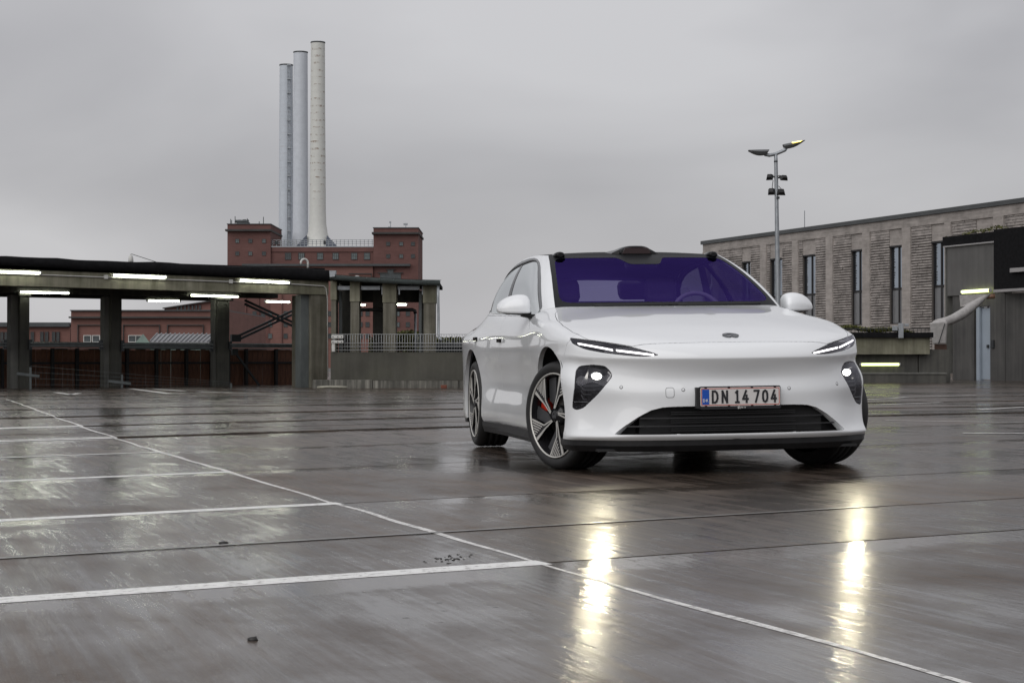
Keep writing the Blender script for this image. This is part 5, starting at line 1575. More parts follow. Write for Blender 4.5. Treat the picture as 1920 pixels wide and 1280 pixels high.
def make_panel(name, patch, bm, faces, mat, parent=None, off=0.0, gap=0.0018, flange=0.02, mirror=True, weld=False, side=1):
    """Faces of the flat mesh -> a skin in space with edges turned inwards, mirrored to the other side."""
    sub = bmesh.new()
    vm = {}
    for f in faces:
        q = []
        for v in f.verts:
            if v not in vm: vm[v] = sub.verts.new(v.co)
            q.append(vm[v])
        try: sub.faces.new(q)
        except ValueError: pass
    bmesh.ops.triangulate(sub, faces=[f for f in sub.faces if len(f.verts) > 4])
    uv = np.array([v.co[:] for v in sub.verts])
    P = patch.ev(uv[:, 0], uv[:, 1]); Nn = patch.nrm(uv[:, 0], uv[:, 1])
    # outward side
    cen = np.array([2.0, 0, 0.75])
    sgn = np.sign(np.sum(np.median(Nn*(P-cen), axis=0)))
    Nn = Nn*sgn
    P = P+Nn*off
    sub.verts.index_update()
    bnd = [e for e in sub.edges if len(e.link_faces) == 1]
    mid = lambda e: (abs(uv[e.verts[0].index][1]) < 1e-6 and abs(uv[e.verts[1].index][1]) < 1e-6) or (abs(uv[e.verts[0].index][1]-(patch.nv-1)) < 1e-6 and abs(uv[e.verts[1].index][1]-(patch.nv-1)) < 1e-6)
    bnd = [e for e in bnd if not mid(e)]
    for v in sub.verts: v.co = Vector(P[v.index])
    sub.normal_update()
    if gap > 0:
        # walk each edge loop and pull it inwards, square to its own run
        sd = {}
        for e in bnd:
            f = e.link_faces[0]; vs_ = list(f.verts); a, b = e.verts
            if vs_[(vs_.index(a)+1) % len(vs_)] != b: a, b = b, a
            w = (b.co-a.co)
            for v in (a, b): sd[v] = sd.get(v, Vector())+w
        mv = {}
        for v, t in sd.items():
            n_ = Vector(Nn[v.index])
            fn_ = sum((f.normal*f.calc_area() for f in v.link_faces), Vector())
            d = n_.cross(t)
            if fn_.dot(n_) < 0: d = -d
            if d.length > 1e-9: mv[v] = d.normalized()*gap
        for v, d in mv.items(): v.co = v.co+d
    # shading normals come from the true surface, so the cuts leave no trace in reflections
    lx = sub.verts.layers.float_vector.new('true_normal')
    for v in sub.verts: v[lx] = Vector(Nn[v.index])
    if flange > 0 and bnd:
        outer, inner = {}, {}
        for e in bnd:
            for v in e.verts:
                if v not in inner:
                    outer[v] = sub.verts.new(v.co)
                    # shallow returns where a lamp fills the opening
                    pu, pv = uv[v.index][:2]
                    near = any(q_[0] <= pu <= q_[1] and q_[2] <= pv <= q_[3] for q_ in LAMP_BOX) if patch is body else False
                    inner[v] = sub.verts.new(v.co-Vector(Nn[v.index])*(min(flange, .004) if near else flange))
        for e in bnd:
            a, b = e.verts
            f = e.link_faces[0]
            vs_ = list(f.verts); ia = vs_.index(a)
            if vs_[(ia+1) % len(vs_)] == b: a, b = b, a
            t = (b.co-a.co)
            try: nf = sub.faces.new((outer[a], outer[b], inner[b], inner[a]))
            except ValueError: continue
            nf.normal_update()
            for v in nf.verts: v[lx] = Vector(v[lx])+nf.normal
        for v in list(outer.values())+list(inner.values()):
            q_ = Vector(v[lx]); v[lx] = q_.normalized() if q_.length > 0 else Vector((0, 0, 1))
    for f in sub.faces: f.smooth = True
    # make the skin face outwards
    sub.normal_update()
    skin = sum(f.normal.dot(Vector(f.verts[0][lx]))*f.calc_area() for f in sub.faces)
    if skin < 0: bmesh.ops.reverse_faces(sub, faces=list(sub.faces))
    # edge returns face the way their own normal points
    if flange > 0 and bnd:
        skin_n = len(uv)
        sub.verts.index_update(); sub.normal_update()
        for f in sub.faces:
            if all(v.index >= skin_n for v in f.verts):
                if f.normal.dot(sum((Vector(v[lx]) for v in f.verts), Vector())) < 0:
                    for v in f.verts: pass
        vv = {v for f in sub.faces if all(v.index >= skin_n for v in f.verts) for v in f.verts}
        for v in vv:
            q_ = sum((f.normal for f in v.link_faces), Vector())
            v[lx] = q_.normalized() if q_.length > 0 else Vector((0, 0, 1))
    def reflect(verts, faces):
        for v in verts:
            v.co.y = -v.co.y; q_ = Vector(v[lx]); q_.y = -q_.y; v[lx] = q_
        bmesh.ops.reverse_faces(sub, faces=faces)
    if side < 0: reflect(list(sub.verts), list(sub.faces))
    if mirror:
        geo = list(sub.verts)+list(sub.edges)+list(sub.faces)
        r = bmesh.ops.duplicate(sub, geom=geo)
        reflect([g for g in r['geom'] if isinstance(g, bmesh.types.BMVert)], [g for g in r['geom'] if isinstance(g, bmesh.types.BMFace)])
        if weld: bmesh.ops.remove_doubles(sub, verts=[v for v in sub.verts if abs(v.co.y) < 1e-4], dist=2e-4)
    cn = []
    for v in sub.verts:
        q_ = Vector(v[lx])
        if abs(v.co.y) < 1e-4 and mirror: q_.y = 0.0
        cn.append(tuple(q_.normalized()))
    sub.verts.layers.float_vector.remove(lx)
    me = bpy.data.meshes.new(name)
    sub.to_mesh(me); sub.free()
    me.materials.append(mat)
    me.normals_split_custom_set_from_vertices(cn)
    return link_mesh(name, me, parent)

# outlines measured on the car (front view: y, z; side view: x, z; top view: x, y)
pod_pts = rounded([(.742, .674), (.800, .684), (.864, .677), (.884, .655), (.899, .60), (.909, .50), (.912, .425), (.893, .414), (.857, .424), (.80, .490), (.742, .568), (.709, .612), (.713, .636)],
                  [.012, .02, .02, .02, .05, .05, .012, .01, .02, .05, .05, .02, .015])
drl_pts = rounded([(.899, .846), (.845, .8375), (.73, .815), (.61, .788), (.50, .751), (.468, .737), (.512, .7285), (.58, .7295), (.655, .7385), (.75, .752), (.85, .779), (.899, .815)], [.004, .03, .05, .05, .02, .006, .02, .03, .05, .05, .03, .012])
grille_pts = [(-.05, .432), (.36, .432), (.44, .428), (.505, .412), (.575, .375), (.65, .323), (.700, .284), (.710, .274), (.695, .272), (.5, .272), (.2, .272), (-.05, .272)]
bonnet_front = [(-.05, .807), (.2, .8065), (.40, .804), (.49, .802), (.545, .798), (.60, .788), (.68, .805), (.78, .824), (.848, .839)]
bonnet_pts = [(-.425, .848), (-.33, .866), (-.1, .880), (.15, .868), (.36, .838), (.48, .815), (.54, .79), (.575, .765), (.605, .72), (.55, .60), (.50, .4), (.49, .2), (.485, -.05)]
def circle(cx_, cz_, r_, n=44): return [(cx_+r_*math.cos(2*math.pi*k/n), cz_+r_*math.sin(2*math.pi*k/n)) for k in range(n)]
def arch_outline(cx_, r_):
    pts = [(cx_+r_*math.cos(a), .372+r_*math.sin(a)) for a in np.linspace(R(-14), R(194), 34)]
    return pts

bmB = flat_mesh(90, 136, ROWS-1, 17)
P_pod = to_param(body, densify(pod_pts, .02), 'front')
P_drl = to_param(body, densify(drl_pts, .02), 'front')
P_gri = to_param(body, densify(grille_pts, .02), 'front')
P_bon = to_param(body, densify(bonnet_front, .03, False), 'front')[:-1]+to_param(body, densify(bonnet_pts, .03, False), 'top')
def arch_param(cx_, r_):
    pts = to_param(body, arch_outline(cx_, r_), 'side')
    return [(-0.4, pts[0][1])]+pts+[(-0.4, pts[-1][1])]
P_af, P_ar = arch_param(0.02, .424), arch_param(3.075, .422)
door_f = rounded([(.66, .246), (1.93, .246), (1.93, .60), (1.90, .80), (1.94, 1.035), (1.0, 1.005), (.70, .92), (.60, .78), (.585, .50)], .03)
door_r = rounded([(1.93, .246), (2.62, .246), (2.66, .36), (2.80, .62), (2.93, .82), (2.90, 1.06), (1.94, 1.035), (1.90, .80), (1.93, .60)], .03)
P_df = to_param(body, densify(door_f, .05), 'side'); P_dr = to_param(body, densify(door_r, .05), 'side')
bump_line = [(-.335, .81), (-.345, .77), (-.33, .72), (-.30, .655), (-.28, .63)]
LAMP_BOX = [(min(p[0] for p in P_)-.15, max(p[0] for p in P_)+.15, min(p[1] for p in P_)-.1, max(p[1] for p in P_)+.1) for P_ in (P_pod, P_drl)]
for P_ in (P_pod, P_drl, P_gri, P_bon, P_af, P_ar, P_df, P_dr): cut(bmB, P_)
# bumper skin: in front of a line from the lamp down to the arch
fb_front = to_param(body, densify([(-.42, .838), (-.372, .80), (-.34, .74), (-.30, .66), (-.27, .60)], .03, False), 'side')
cut(bmB, fb_front, False)

groups = {k: [] for k in ('body_shell', 'bonnet', 'front_door', 'rear_door', 'pod', 'lamp', 'front_bumper', 'hole')}
fb_v = np.interp
fbu = np.array([p[0] for p in fb_front]); fbv = np.array([p[1] for p in fb_front]); o_ = np.argsort(fbu); fbu, fbv = fbu[o_], fbv[o_]
for f in bmB.faces:
    c = f.calc_center_median(); u, v = c.x, c.y
    if pip(P_gri, u, v) or pip(P_af, u, v) or pip(P_ar, u, v): groups['hole'].append(f)
    elif pip(P_pod, u, v): groups['pod'].append(f)
    elif pip(P_drl, u, v): groups['lamp'].append(f)
    elif pip(P_bon, u, v): groups['bonnet'].append(f)
    elif pip(P_df, u, v): groups['front_door'].append(f)
    elif pip(P_dr, u, v): groups['rear_door'].append(f)
    elif v < np.interp(u, fbu, fbv) and u < 11.5: groups['front_bumper'].append(f)
    else: groups['body_shell'].append(f)
make_panel('body_shell', body, bmB, groups['body_shell'], M['paint'], car, flange=0.03, weld=True)
make_panel('bonnet', body, bmB, groups['bonnet'], M['paint'], car, weld=True, gap=0.0022)
make_panel('front_bumper', body, bmB, groups['front_bumper'], M['paint'], car, flange=0.04, weld=True, gap=0.0015)
def one_side(name, faces, mat, off=0.0, gap=0.0018, flange=0.02, patch=body, bm=None, parent=car):
    """A right-hand panel and its mirrored left-hand twin as two parts."""
    out = []
    for s in (1, -1):
        out.append(make_panel(name, patch, bm if bm is not None else bmB, faces, mat, parent, off, gap, flange, mirror=False, side=s))
    return out
fd = one_side('front_door', groups['front_door'], M['paint'])
rd = one_side('rear_door', groups['rear_door'], M['paint'])

# ---- head lamps: lower pods and the slim upper lamps
def surf(patch, view, a, b, off=0.0):
    q = to_param(patch, [(a, b)], view)[0]
    return Vector(patch.ev(q[0], q[1]))+Vector(_out(patch, q))*off
def _out(patch, q):
    n = patch.nrm(np.array([q[0]]), np.array([q[1]]))[0]; p = patch.ev(q[0], q[1])
    return n if np.dot(n, p-np.array([2.0, 0, .75])) > 0 else -n
def bowl(name, params, depth, mat, parent, shrink=0.12, sgn=1):
    pts = [Vector(body.ev(*q)) for q in params]; ns = [Vector(_out(body, q)) for q in params]
    c = sum(pts, Vector())/len(pts); n = sum(ns, Vector()).normalized()
    r0 = [p-n*0.004 for p in pts]
    r1 = [c+(p-c)*(1-shrink)-n*depth for p in pts]
    mb = MB()
    f = lambda p: (p.x, p.y*sgn, p.z)
    a = [mb.bm.verts.new(f(p)) for p in r0]; b = [mb.bm.verts.new(f(p)) for p in r1]
    for i in range(len(a)):
        j = (i+1) % len(a)
        mb.bm.faces.new((a[i], a[j], b[j], b[i]))
    mb.bm.faces.new(b)
    return mb.build(name, mat, parent), c, n

def flat_on(params_pts, off, th, mat, name, parent, sgn, view='front'):
    """A thin solid whose outline follows the body surface."""
    qs = to_param(body, params_pts, view)
    p0 = [Vector(body.ev(*q))+Vector(_out(body, q))*off for q in qs]
    p1 = [Vector(body.ev(*q))+Vector(_out(body, q))*(off-th) for q in qs]
    f = lambda p: Vector((p.x, p.y*sgn, p.z))
    return MB().hexa([f(p) for p in p1], [f(p) for p in p0]).build(name, mat, parent)

for s in (1, -1):
    hp, c, n = bowl('headlight', P_pod, 0.055, M['lamp_inner'], car, 0.14, s)
    cov = make_panel('cover', body, bmB, groups['pod'], M['lamp_cover'], hp, -0.002, 0.002, 0.0, mirror=False, side=s)
    # projector lens with its bezel
    pc = surf(body, 'front', .797, .620, -0.022); pc.y *= s
    ax = Vector((-0.96, 0.28*s, 0.0)).normalized()
    RM = Matrix.Translation(pc) @ ax.to_track_quat('Z', 'Y').to_matrix().to_4x4() @ Matrix.Diagonal((1.5, 1.0, 1, 1))
    RM2 = Matrix.Translation(pc) @ ax.to_track_quat('Z', 'Y').to_matrix().to_4x4()
    up_is_x = abs((RM2.to_3x3() @ Vector((1, 0, 0))).z) > 0.7
    RM = RM2 @ (Matrix.Diagonal((1.0, 1.5, 1, 1)) if up_is_x else Matrix.Diagonal((1.5, 1.0, 1, 1)))
    mb = MB().lathe([(.0005, .006), (.009, .0055), (.016, .003), (.0195, 0.0)], 20, RM)
    mb.build('lens', M['projector'], hp)
    # the beam the lens throws forwards on to the wet deck
    sp = bpy.data.lights.new('headlamp_beam', 'SPOT'); sp.energy = 9.0; sp.spot_size = R(78); sp.spot_blend = .5; sp.shadow_soft_size = .024; sp.color = (1.0, .90, .62)
    so_ = bpy.data.objects.new('headlamp_beam', sp); COL.objects.link(so_); so_.parent = hp
    so_.location = pc+ax*.055; so_.rotation_euler = Vector((1.0, 0, .06)).to_track_quat('Z', 'Y').to_euler()
    MB().lathe([(.0198, .001), (.024, .003), (.028, -.002), (.030, -.03)], 24, RM).build('bezel', M['lamp_grey'], hp)
    # small side reflector and the stepped fins lower down
    mb = MB()
    for (a0, b0, a1, b1) in ((.722, .618, .742, .588), (.735, .640, .718, .622)):
        p, q = surf(body, 'front', a0, b0, -.016), surf(body, 'front', a1, b1, -.016)
        p.y *= s; q.y *= s
        mb.beam(p, q, .010, .008)
    mb.build('side_reflector', M['white_paint'], hp)
    mb = MB()
    for k in range(4):
        z0 = .578-.030*k
        p, q, r_ = surf(body, 'front', .885-.002*k, z0+.012, -.028), surf(body, 'front', .865, z0-.016, -.024), surf(body, 'front', .785+.021*k, z0-.016, -.024)
        for t in (p, q, r_): t.y *= s
        mb.beam(p, q, .008, .006); mb.beam(q, r_, .008, .006)
    mb.build('fin', M['lamp_fin'], hp)
    p, q = surf(body, 'front', .905, .462, -.004), surf(body, 'front', .835, .462, -.004)
    p.y *= s; q.y *= s
    MB().beam(p, q, .006, .004).build('divider', M['lamp_grey'], hp)
    # slim upper lamp
    ul, c, n = bowl('running_light', P_drl, 0.022, M['lamp_inner'], car, 0.05, s)
    cov = make_panel('cover', body, bmB, groups['lamp'], M['lamp_cover'], ul, -0.002, 0.002, 0.0, mirror=False, side=s)
    for (ya, za, yb, zb) in ((.874, .8145, .708, .7725), (.690, .7705, .492, .7395)):
        k = 8
        up, lo = [], []
        for i in range(k+1):
            t = i/k; y_, z_ = ya+(yb-ya)*t, za+(zb-za)*t
            up.append((y_, z_+.0048)); lo.append((y_, z_-.0048))
        flat_on(up+lo[::-1], -.006, .006, M['led'], 'led_strip', ul, s)

# ---- grille in the opening
gr = MB()
def ring_pts(scale_y, dz, off):
    out = []
    for y, z in densify(grille_pts[1:-1], .03, False):
        q = body.find((-3, max(y, .001), z), (1, 0, 0)); p = Vector(body.ev(*q))
        out.append(p)
    return out
edge = ring_pts(1, 0, 0)
front_r = [p+Vector((.028, 0, 0)) for p in edge]; back_r = [p+Vector((.095, -.012*(1 if p.y > .2 else 0), -.004 if p.z > .35 else .004)) for p in edge]
for s in (1, -1):
    a = [gr.bm.verts.new((p.x, p.y*s, p.z)) for p in front_r]; b = [gr.bm.verts.new((p.x, p.y*s, p.z)) for p in back_r]
    for i in range(len(a)-1): gr.bm.faces.new((a[i], a[i+1], b[i+1], b[i]))
gr.box((-.735, -.56, .274), (-.60, .56, .436)); gr.box((-.64, -.69, .274), (-.55, .69, .40))
grille = gr.build('grille', M['black_matt'], car)
def grille_bar(z, yl, x_off, h, mat, name='grille_bar'):
    mb = MB()
    pts = []
    for y in np.linspace(-yl, yl, 15):
        q = body.find((-3, max(abs(y), .001), z), (1, 0, 0)); p = Vector(body.ev(*q))
        pts.append(Vector((p.x+x_off, y, z)))
    for p, q in zip(pts[:-1], pts[1:]): mb.beam(p, q, .022, h)
    mb.build(name, mat, grille)
M['grille_bar'] = plain('grille_bar_black', (0.018, 0.018, 0.020), 0.3, 0, 0.05, 5)
grille_bar(.365, .560, .035, .007, M['grille_bar'])
grille_bar(.318, .640, .035, .007, M['grille_bar'])
for k, z in enumerate((.398, .386, .349, .337, .302, .29)):
    grille_bar(z, .38, .06, .004, M['grille_bar'])

# ---- lower black edge, sills, underbody
def skirt(v0, v1, n, z_low, mat, name, inset0=.004, inset1=.03, both=True, top=None):
    Vs = np.linspace(v0, v1, n)
    P = body.ev(np.zeros(n), Vs); Nn = np.array([_out(body, (0.0, v)) for v in Vs])
    mb = MB()
    for s in (1, -1):
        rows = []
        for p, nn in zip(P, Nn):
            h = np.array([nn[0], nn[1], 0]); h = h/np.linalg.norm(h)
            a = p-h*inset0; b = p-h*inset0; c_ = p-h*inset1; d = p-h*.16
            z1 = p[2]-.002
            rows.append([(a[0], a[1]*s, z1+.004), (b[0], b[1]*s, z1-.03), (c_[0], c_[1]*s, z_low), (d[0], d[1]*s, z_low+.004)])
        mb.grid(rows, smooth=False)
        if both:
            mb.build(name, mat, car); mb = MB()
    if both: mb.bm.free(); return None
    bmesh.ops.remove_doubles(mb.bm, verts=mb.bm.verts, dist=1e-4)
    return mb.build(name, mat, car)
skirt(0, 6.35, 40, .168, M['cladding'], 'front_splitter', both=False)
skirt(7.95, 12.15, 30, .158, M['cladding'], 'sill', -.004, .012)
skirt(14.0, 17.0, 20, .20, M['cladding'], 'rear_valance', both=False)
MB().box((-.70, -.80, .17), (4.0, .80, .185)).box((.42, -.93, .186), (2.64, .93, .25)).build('underbody', M['black_matt'], car)

# ---- wheel wells
for cx_ in (.02, 3.075):
    for s in (1, -1):
        mb = MB()
        pr = [(cx_+.445*math.cos(a), .372+.445*math.sin(a)) for a in np.linspace(R(-25), R(205), 28)]
        mb.grid([[(x, s*.935, z), (x, s*.55, z)] for x, z in pr])
        mb.poly([(x, s*.55, z) for x, z in pr])
        mb.build('wheel_well', M['black_matt'], car)

# ---- glasshouse: cut in its own coordinates (rows 0..6 up, columns 0..17 round)
bmG = flat_mesh(36, 136, NB, 17)
ws = [(-.1, -.3), (-.1, 6.75), (1.5, 6.67), (3.0, 6.64), (5.0, 6.72), (6.1, 6.86), (6.1, -.3)]
dlo = [(.16, 8.0), (1.0, 7.9), (3.0, 7.75), (4.4, 7.85), (5.05, 8.1), (5.5, 8.6), (5.70, 9.3), (5.76, 10.0), (5.75, 11.0), (5.64, 11.9), (5.3, 12.6), (4.6, 13.15), (3.4, 13.5), (2.0, 13.58), (1.0, 13.52), (.4, 13.4), (.16, 13.1), (.14, 11.0)]
rw = [(.25, 17.3), (.25, 15.3), (.6, 14.95), (5.0, 14.8), (5.6, 15.1), (5.8, 17.3)]
dlo_d = densify(rounded(dlo, .25), .35)
def inset(poly, du, dv):
    c = np.mean(np.array(poly), 0); return [(p[0]+(c[0]-p[0])*du, p[1]+(c[1]-p[1])*dv) for p in poly]
def offset_poly(poly, d_m, patch):
    """Move an outline inwards by d_m metres on the surface."""
    n = len(poly); out = []
    ar = sum(poly[i-1][0]*poly[i][1]-poly[i][0]*poly[i-1][1] for i in range(n))
    for i in range(n):
        a, b = np.array(poly[i-1]), np.array(poly[(i+1) % n])
        p = np.array(poly[i]); t = b-a
        du = patch.ev(p[0], p[1], du=True); dv = patch.ev(p[0], p[1], dv=True)
        lu, lv = np.linalg.norm(du), np.linalg.norm(dv)
        tm = np.array([t[0]*lu, t[1]*lv]); tm = tm/np.linalg.norm(tm)
        nm = np.array([-tm[1], tm[0]])*(1 if ar > 0 else -1)
        out.append((p[0]+nm[0]*d_m/lu, p[1]+nm[1]*d_m/lv))
    return out
dlo_in = offset_poly(dlo_d, .034, house)
dlo_gl = offset_poly(dlo_d, .048, house)
# along the belt the seal is only a thin line
dlo_in = [(.20+(p[0]-.62)*(1.6-.20)/(1.6-.62), p[1]) if p[0] < 1.6 else p for p in dlo_in]
dlo_gl = [(.27+(p[0]-.84)*(1.6-.27)/(1.6-.84), p[1]) if p[0] < 1.6 else p for p in dlo_gl]
glassP = [(.36, -.3), (.36, 5.5), (.48, 6.0), (.8, 6.24), (3.0, 6.22), (5.0, 6.18), (5.42, 5.95), (5.55, 5.5), (5.55, 1.50), (4.55, .95), (4.55, -.3)]
for P_ in (ws, dlo_d, dlo_in, dlo_gl, rw): cut(bmG, P_)
cut(bmG, densify(rounded(glassP, .25), .4))
gl_d = densify(rounded(glassP, .25), .4)
bp_line = [(0, 10.50), (6, 10.55)]; bp_line2 = [(0, 10.72), (6, 10.72)]
cut(bmG, bp_line, False); cut(bmG, bp_line2, False)
G = {k: [] for k in ('frit', 'windscreen', 'pillar', 'win_frame', 'rubber', 'front_window', 'rear_side_window', 'b_pillar', 'rear_window')}
for f in bmG.faces:
    c = f.calc_center_median(); u, v = c.x, c.y
    if pip(ws, u, v): G['windscreen' if pip(gl_d, u, v) else 'frit'].append(f)
    elif pip(rw, u, v): G['rear_window'].append(f)
    elif pip(dlo_gl, u, v):
        l0 = 10.50+.05*u/6; l1 = 10.72
        G['front_window' if v < l0 else 'b_pillar' if v < l1 else 'rear_side_window'].append(f)
    elif pip(dlo_in, u, v): G['rubber'].append(f)
    elif pip(dlo_d, u, v): G['win_frame'].append(f)
    else: G['pillar'].append(f)
one_side('roof_pillar', G['pillar'], M['paint'], bm=bmG, patch=house, flange=.03, gap=.001)
make_panel('headliner', house, bmG, G['pillar'], M['cabin_dash'], car, -.032, 0, 0)
wsc = make_panel('windscreen', house, bmG, G['windscreen'], M['windscreen'], car, -.001, 0, 0, weld=True)
make_panel('frit', house, bmG, G['frit'], M['frit'], wsc, 0, .0, .008, weld=True)
for nm, mat in (('win_frame', 'trim_grey'), ('rubber', 'black_matt'), ('b_pillar', 'trim_gloss')):
    one_side({'win_frame': 'window_frame', 'rubber': 'window_seal', 'b_pillar': 'door_pillar'}[nm], G[nm], M[mat], bm=bmG, patch=house, off={'win_frame': .001, 'rubber': -.004, 'b_pillar': -.006}[nm], flange=.01, gap=0)
one_side('front_window', G['front_window'], M['side_glass'], bm=bmG, patch=house, off=-.008, flange=0, gap=0)
one_side('rear_side_window', G['rear_side_window'], M['side_glass'], bm=bmG, patch=house, off=-.008, flange=0, gap=0)
make_panel('rear_window', house, bmG, G['rear_window'], M['rear_glass'], car, -.003, 0, 0, weld=True)

# ---- roof
rows = []
nR = 40
for i in range(nR+1):
    # walk from header to the tail along the rail
    v = 17.0*i/nR
    e = house.ev(6.0, v)
    rows.append(e)
rows = np.array(rows)
xs = np.linspace(rows[0][0]+.001, rows[-1][0]-.001, 36)
rail = [r for r in rows]
def edge_y(x):
    ys_, zs_ = [], []
    for a, b in zip(rail[:-1], rail[1:]):
        if (a[0]-x)*(b[0]-x) <= 0 and abs(a[0]-b[0]) > 1e-9:
            t = (x-a[0])/(b[0]-a[0]); ys_.append(a[1]+(b[1]-a[1])*t); zs_.append(a[2]+(b[2]-a[2])*t)
    k = int(np.argmax(ys_)); return ys_[k], zs_[k]
grid_ = []
for x in xs:
    ey, ez = edge_y(x)
    t = (x-xs[0])/(xs[-1]-xs[0])
    crown = .026*min(1, math.sin(math.pi*min(1, t*1.0+.08))*1.15) * (ey/.66)
    row = []
    for q in np.linspace(-1, 1, 25):
        row.append((x, ey*q, ez+crown*(1-abs(q)**2.4)))
    grid_.append(row)
M['roof_glass'] = plain('black_roof_glass', (0.010, 0.010, 0.011), 0.45, 0, 0.05, 5, spec=0.02)
roof = MB().grid(grid_).build('roof', M['roof_glass'], car)
MB().grid([[(x+.01, y*.97, z-.035) for x, y, z in row] for row in grid_]).build('roof_lining', M['cabin_dash'], car)

# ---- roof sensors: the hump in the middle and a pod at each corner
def bulge(name, sections, mat, parent):
    """Closed rings lofted front to back."""
    mb = MB()
    rings = [[mb.bm.verts.new(p) for p in ring] for ring in sections]
    n = len(rings[0])
    for a, b in zip(rings[:-1], rings[1:]):
        for k in range(n):
            f = mb.bm.faces.new((a[k], a[(k+1) % n], b[(k+1) % n], b[k])); f.smooth = True
    mb.bm.faces.new(list(reversed(rings[0]))); mb.bm.faces.new(rings[-1])
    return mb.build(name, mat, parent)
def hump_ring(x, w_bot, w_top, z0, z1, r=.35):
    pts = []
    for k in range(13):
        t = k/12; a = math.pi*t
        yy = -math.cos(a)
        ww = w_bot+(w_top-w_bot)*(math.sin(a)**.8)
        pts.append((x, (abs(yy)**.60)*(1 if yy > 0 else -1)*ww, z0+(z1-z0)*(math.sin(a)**.5)))
    return pts
sens = bulge('roof_sensor', [hump_ring(1.535, .118, .092, 1.452, 1.512), hump_ring(1.56, .125, .098, 1.452, 1.524), hump_ring(1.68, .15, .10, 1.455, 1.528), hump_ring(1.85, .19, .10, 1.455, 1.515), hump_ring(2.1, .22, .10, 1.45, 1.490)], M['trim_gloss'], car)
MB().hexa([(1.5345, -.108, 1.464), (1.5345, .108, 1.464), (1.5345, .088, 1.507), (1.5345, -.088, 1.507)], [(1.530, -.104, 1.466), (1.530, .104, 1.466), (1.531, .085, 1.505), (1.531, -.085, 1.505)]).build('sensor_window', M['lidar_window'], sens)
for s in (1, -1):
    for t in ((.12, .42),):
        MB().hexa([(1.56, s*.12, 1.44), (1.56, s*.20, 1.44), (1.9, s*.26, 1.44), (1.9, s*.12, 1.44)], [(1.57, s*.10, 1.505), (1.60, s*.165, 1.476), (1.9, s*.22, 1.48), (1.9, s*.10, 1.51)]).build('fairing', M['trim_gloss'], sens)
    secs = []
    for x, w, h in ((1.50, .020, .013), (1.515, .034, .023), (1.55, .040, .026), (1.62, .038, .024), (1.78, .024, .010)):
        secs.append([(x, s*.566+w*math.cos(a), 1.456+h*math.sin(a)) for a in np.linspace(0, 2*math.pi, 13)[:-1]])
    bulge('camera_pod', secs, M['trim_gloss'], car)

# ---- mirrors
for s in (1, -1):
    bm = bmesh.new()
    # rings across the housing, from the door outwards
    secs = [(.895, .885, 1.030, 1.120, 1.00), (.912, .860, 1.024, 1.154, 1.05), (.965, .858, 1.024, 1.161, 1.07), (1.03, .876, 1.025, 1.153, 1.07), (1.09, .905, 1.029, 1.122, 1.05), (1.120, .940, 1.036, 1.085, 1.02)]
    rings = []
    for (y, xf, z0, z1, xb) in secs:
        zc = z0+(z1-z0)*.42
        ring = [(xf+.022, z0), (xf+.002, z0+.006), (xf, zc), (xf+.018, z0+(z1-z0)*.75), (xf+.055, z1-.002), (xf+.10, z1), (xb, z1-.012), (xb+.004, zc), (xb-.004, z0+.008), (xb-.03, z0)]
        rings.append([bm.verts.new((x, y*s, z)) for x, z in ring])
    n = len(rings[0])
    for a, b in zip(rings[:-1], rings[1:]):
        for k in range(n): bm.faces.new((a[k], a[(k+1) % n], b[(k+1) % n], b[k]))
    bm.faces.new(rings[0]); bm.faces.new(list(reversed(rings[-1])))
    cl_ = bm.edges.layers.float.new('crease_edge')
    for a, b in zip(rings[:-1], rings[1:]):
        for k, cv in ((1, .75), (2, .45), (8, .6)):
            e_ = bm.edges.get((a[k], b[k]))
            if e_: e_[cl_] = cv
    bmesh.ops.recalc_face_normals(bm, faces=bm.faces)
    for f in bm.faces: f.smooth = True
    me = bpy.data.meshes.new('door_mirror'); bm.to_mesh(me); bm.free(); me.materials.append(M['paint'])
    mir = link_mesh('door_mirror', me, car)
    sd = mir.modifiers.new('smooth', 'SUBSURF'); sd.levels = 2; sd.render_levels = 2
    # dark lower shell and foot
    mb = MB()
    mb.hexa([(0.900, s*.90, 1.012), (0.930, s*1.075, 1.026), (1.020, s*1.075, 1.028), (1.040, s*.90, 1.014)], [(0.885, s*.895, 1.038), (0.910, s*1.095, 1.052), (1.030, s*1.095, 1.054), (1.050, s*.895, 1.040)])
    mb.hexa([(0.890, s*.858, 0.986), (0.900, s*.95, 1.008), (1.020, s*.95, 1.008), (1.040, s*.858, 0.988)], [(0.885, s*.858, 1.018), (0.890, s*.95, 1.028), (1.020, s*.95, 1.028), (1.040, s*.858, 1.020)])
    mb.build('mirror_foot', M['cladding'], mir, bevel=.004)
    MB().hexa([(1.028, s*.92, 1.058), (1.028, s*1.07, 1.068), (1.038, s*1.06, 1.123), (1.028, s*.925, 1.138)], [(1.075, s*.92, 1.058), (1.065, s*1.07, 1.068), (1.060, s*1.06, 1.123), (1.075, s*.925, 1.138)]).build('mirror_glass', M['trim_gloss'], mir)

# ---- door handles
for (xh, zh, dset) in ((1.815, .853, fd), (2.80, .876, rd)):
    for i, s in enumerate((1, -1)):
        p = surf(body, 'side', xh, zh, 0)
        MB().box((p.x-.055, s*(p.y-.004), p.z-.016), (p.x+.11, s*(p.y+.003), p.z+.016), .003).build('handle_recess', M['paint'], dset[i])
        MB().box((p.x-.042, s*(p.y+.001), p.z-.014), (p.x+.06, s*(p.y+.024), p.z+.014), .004).build('handle', M['trim_gloss'], dset[i])

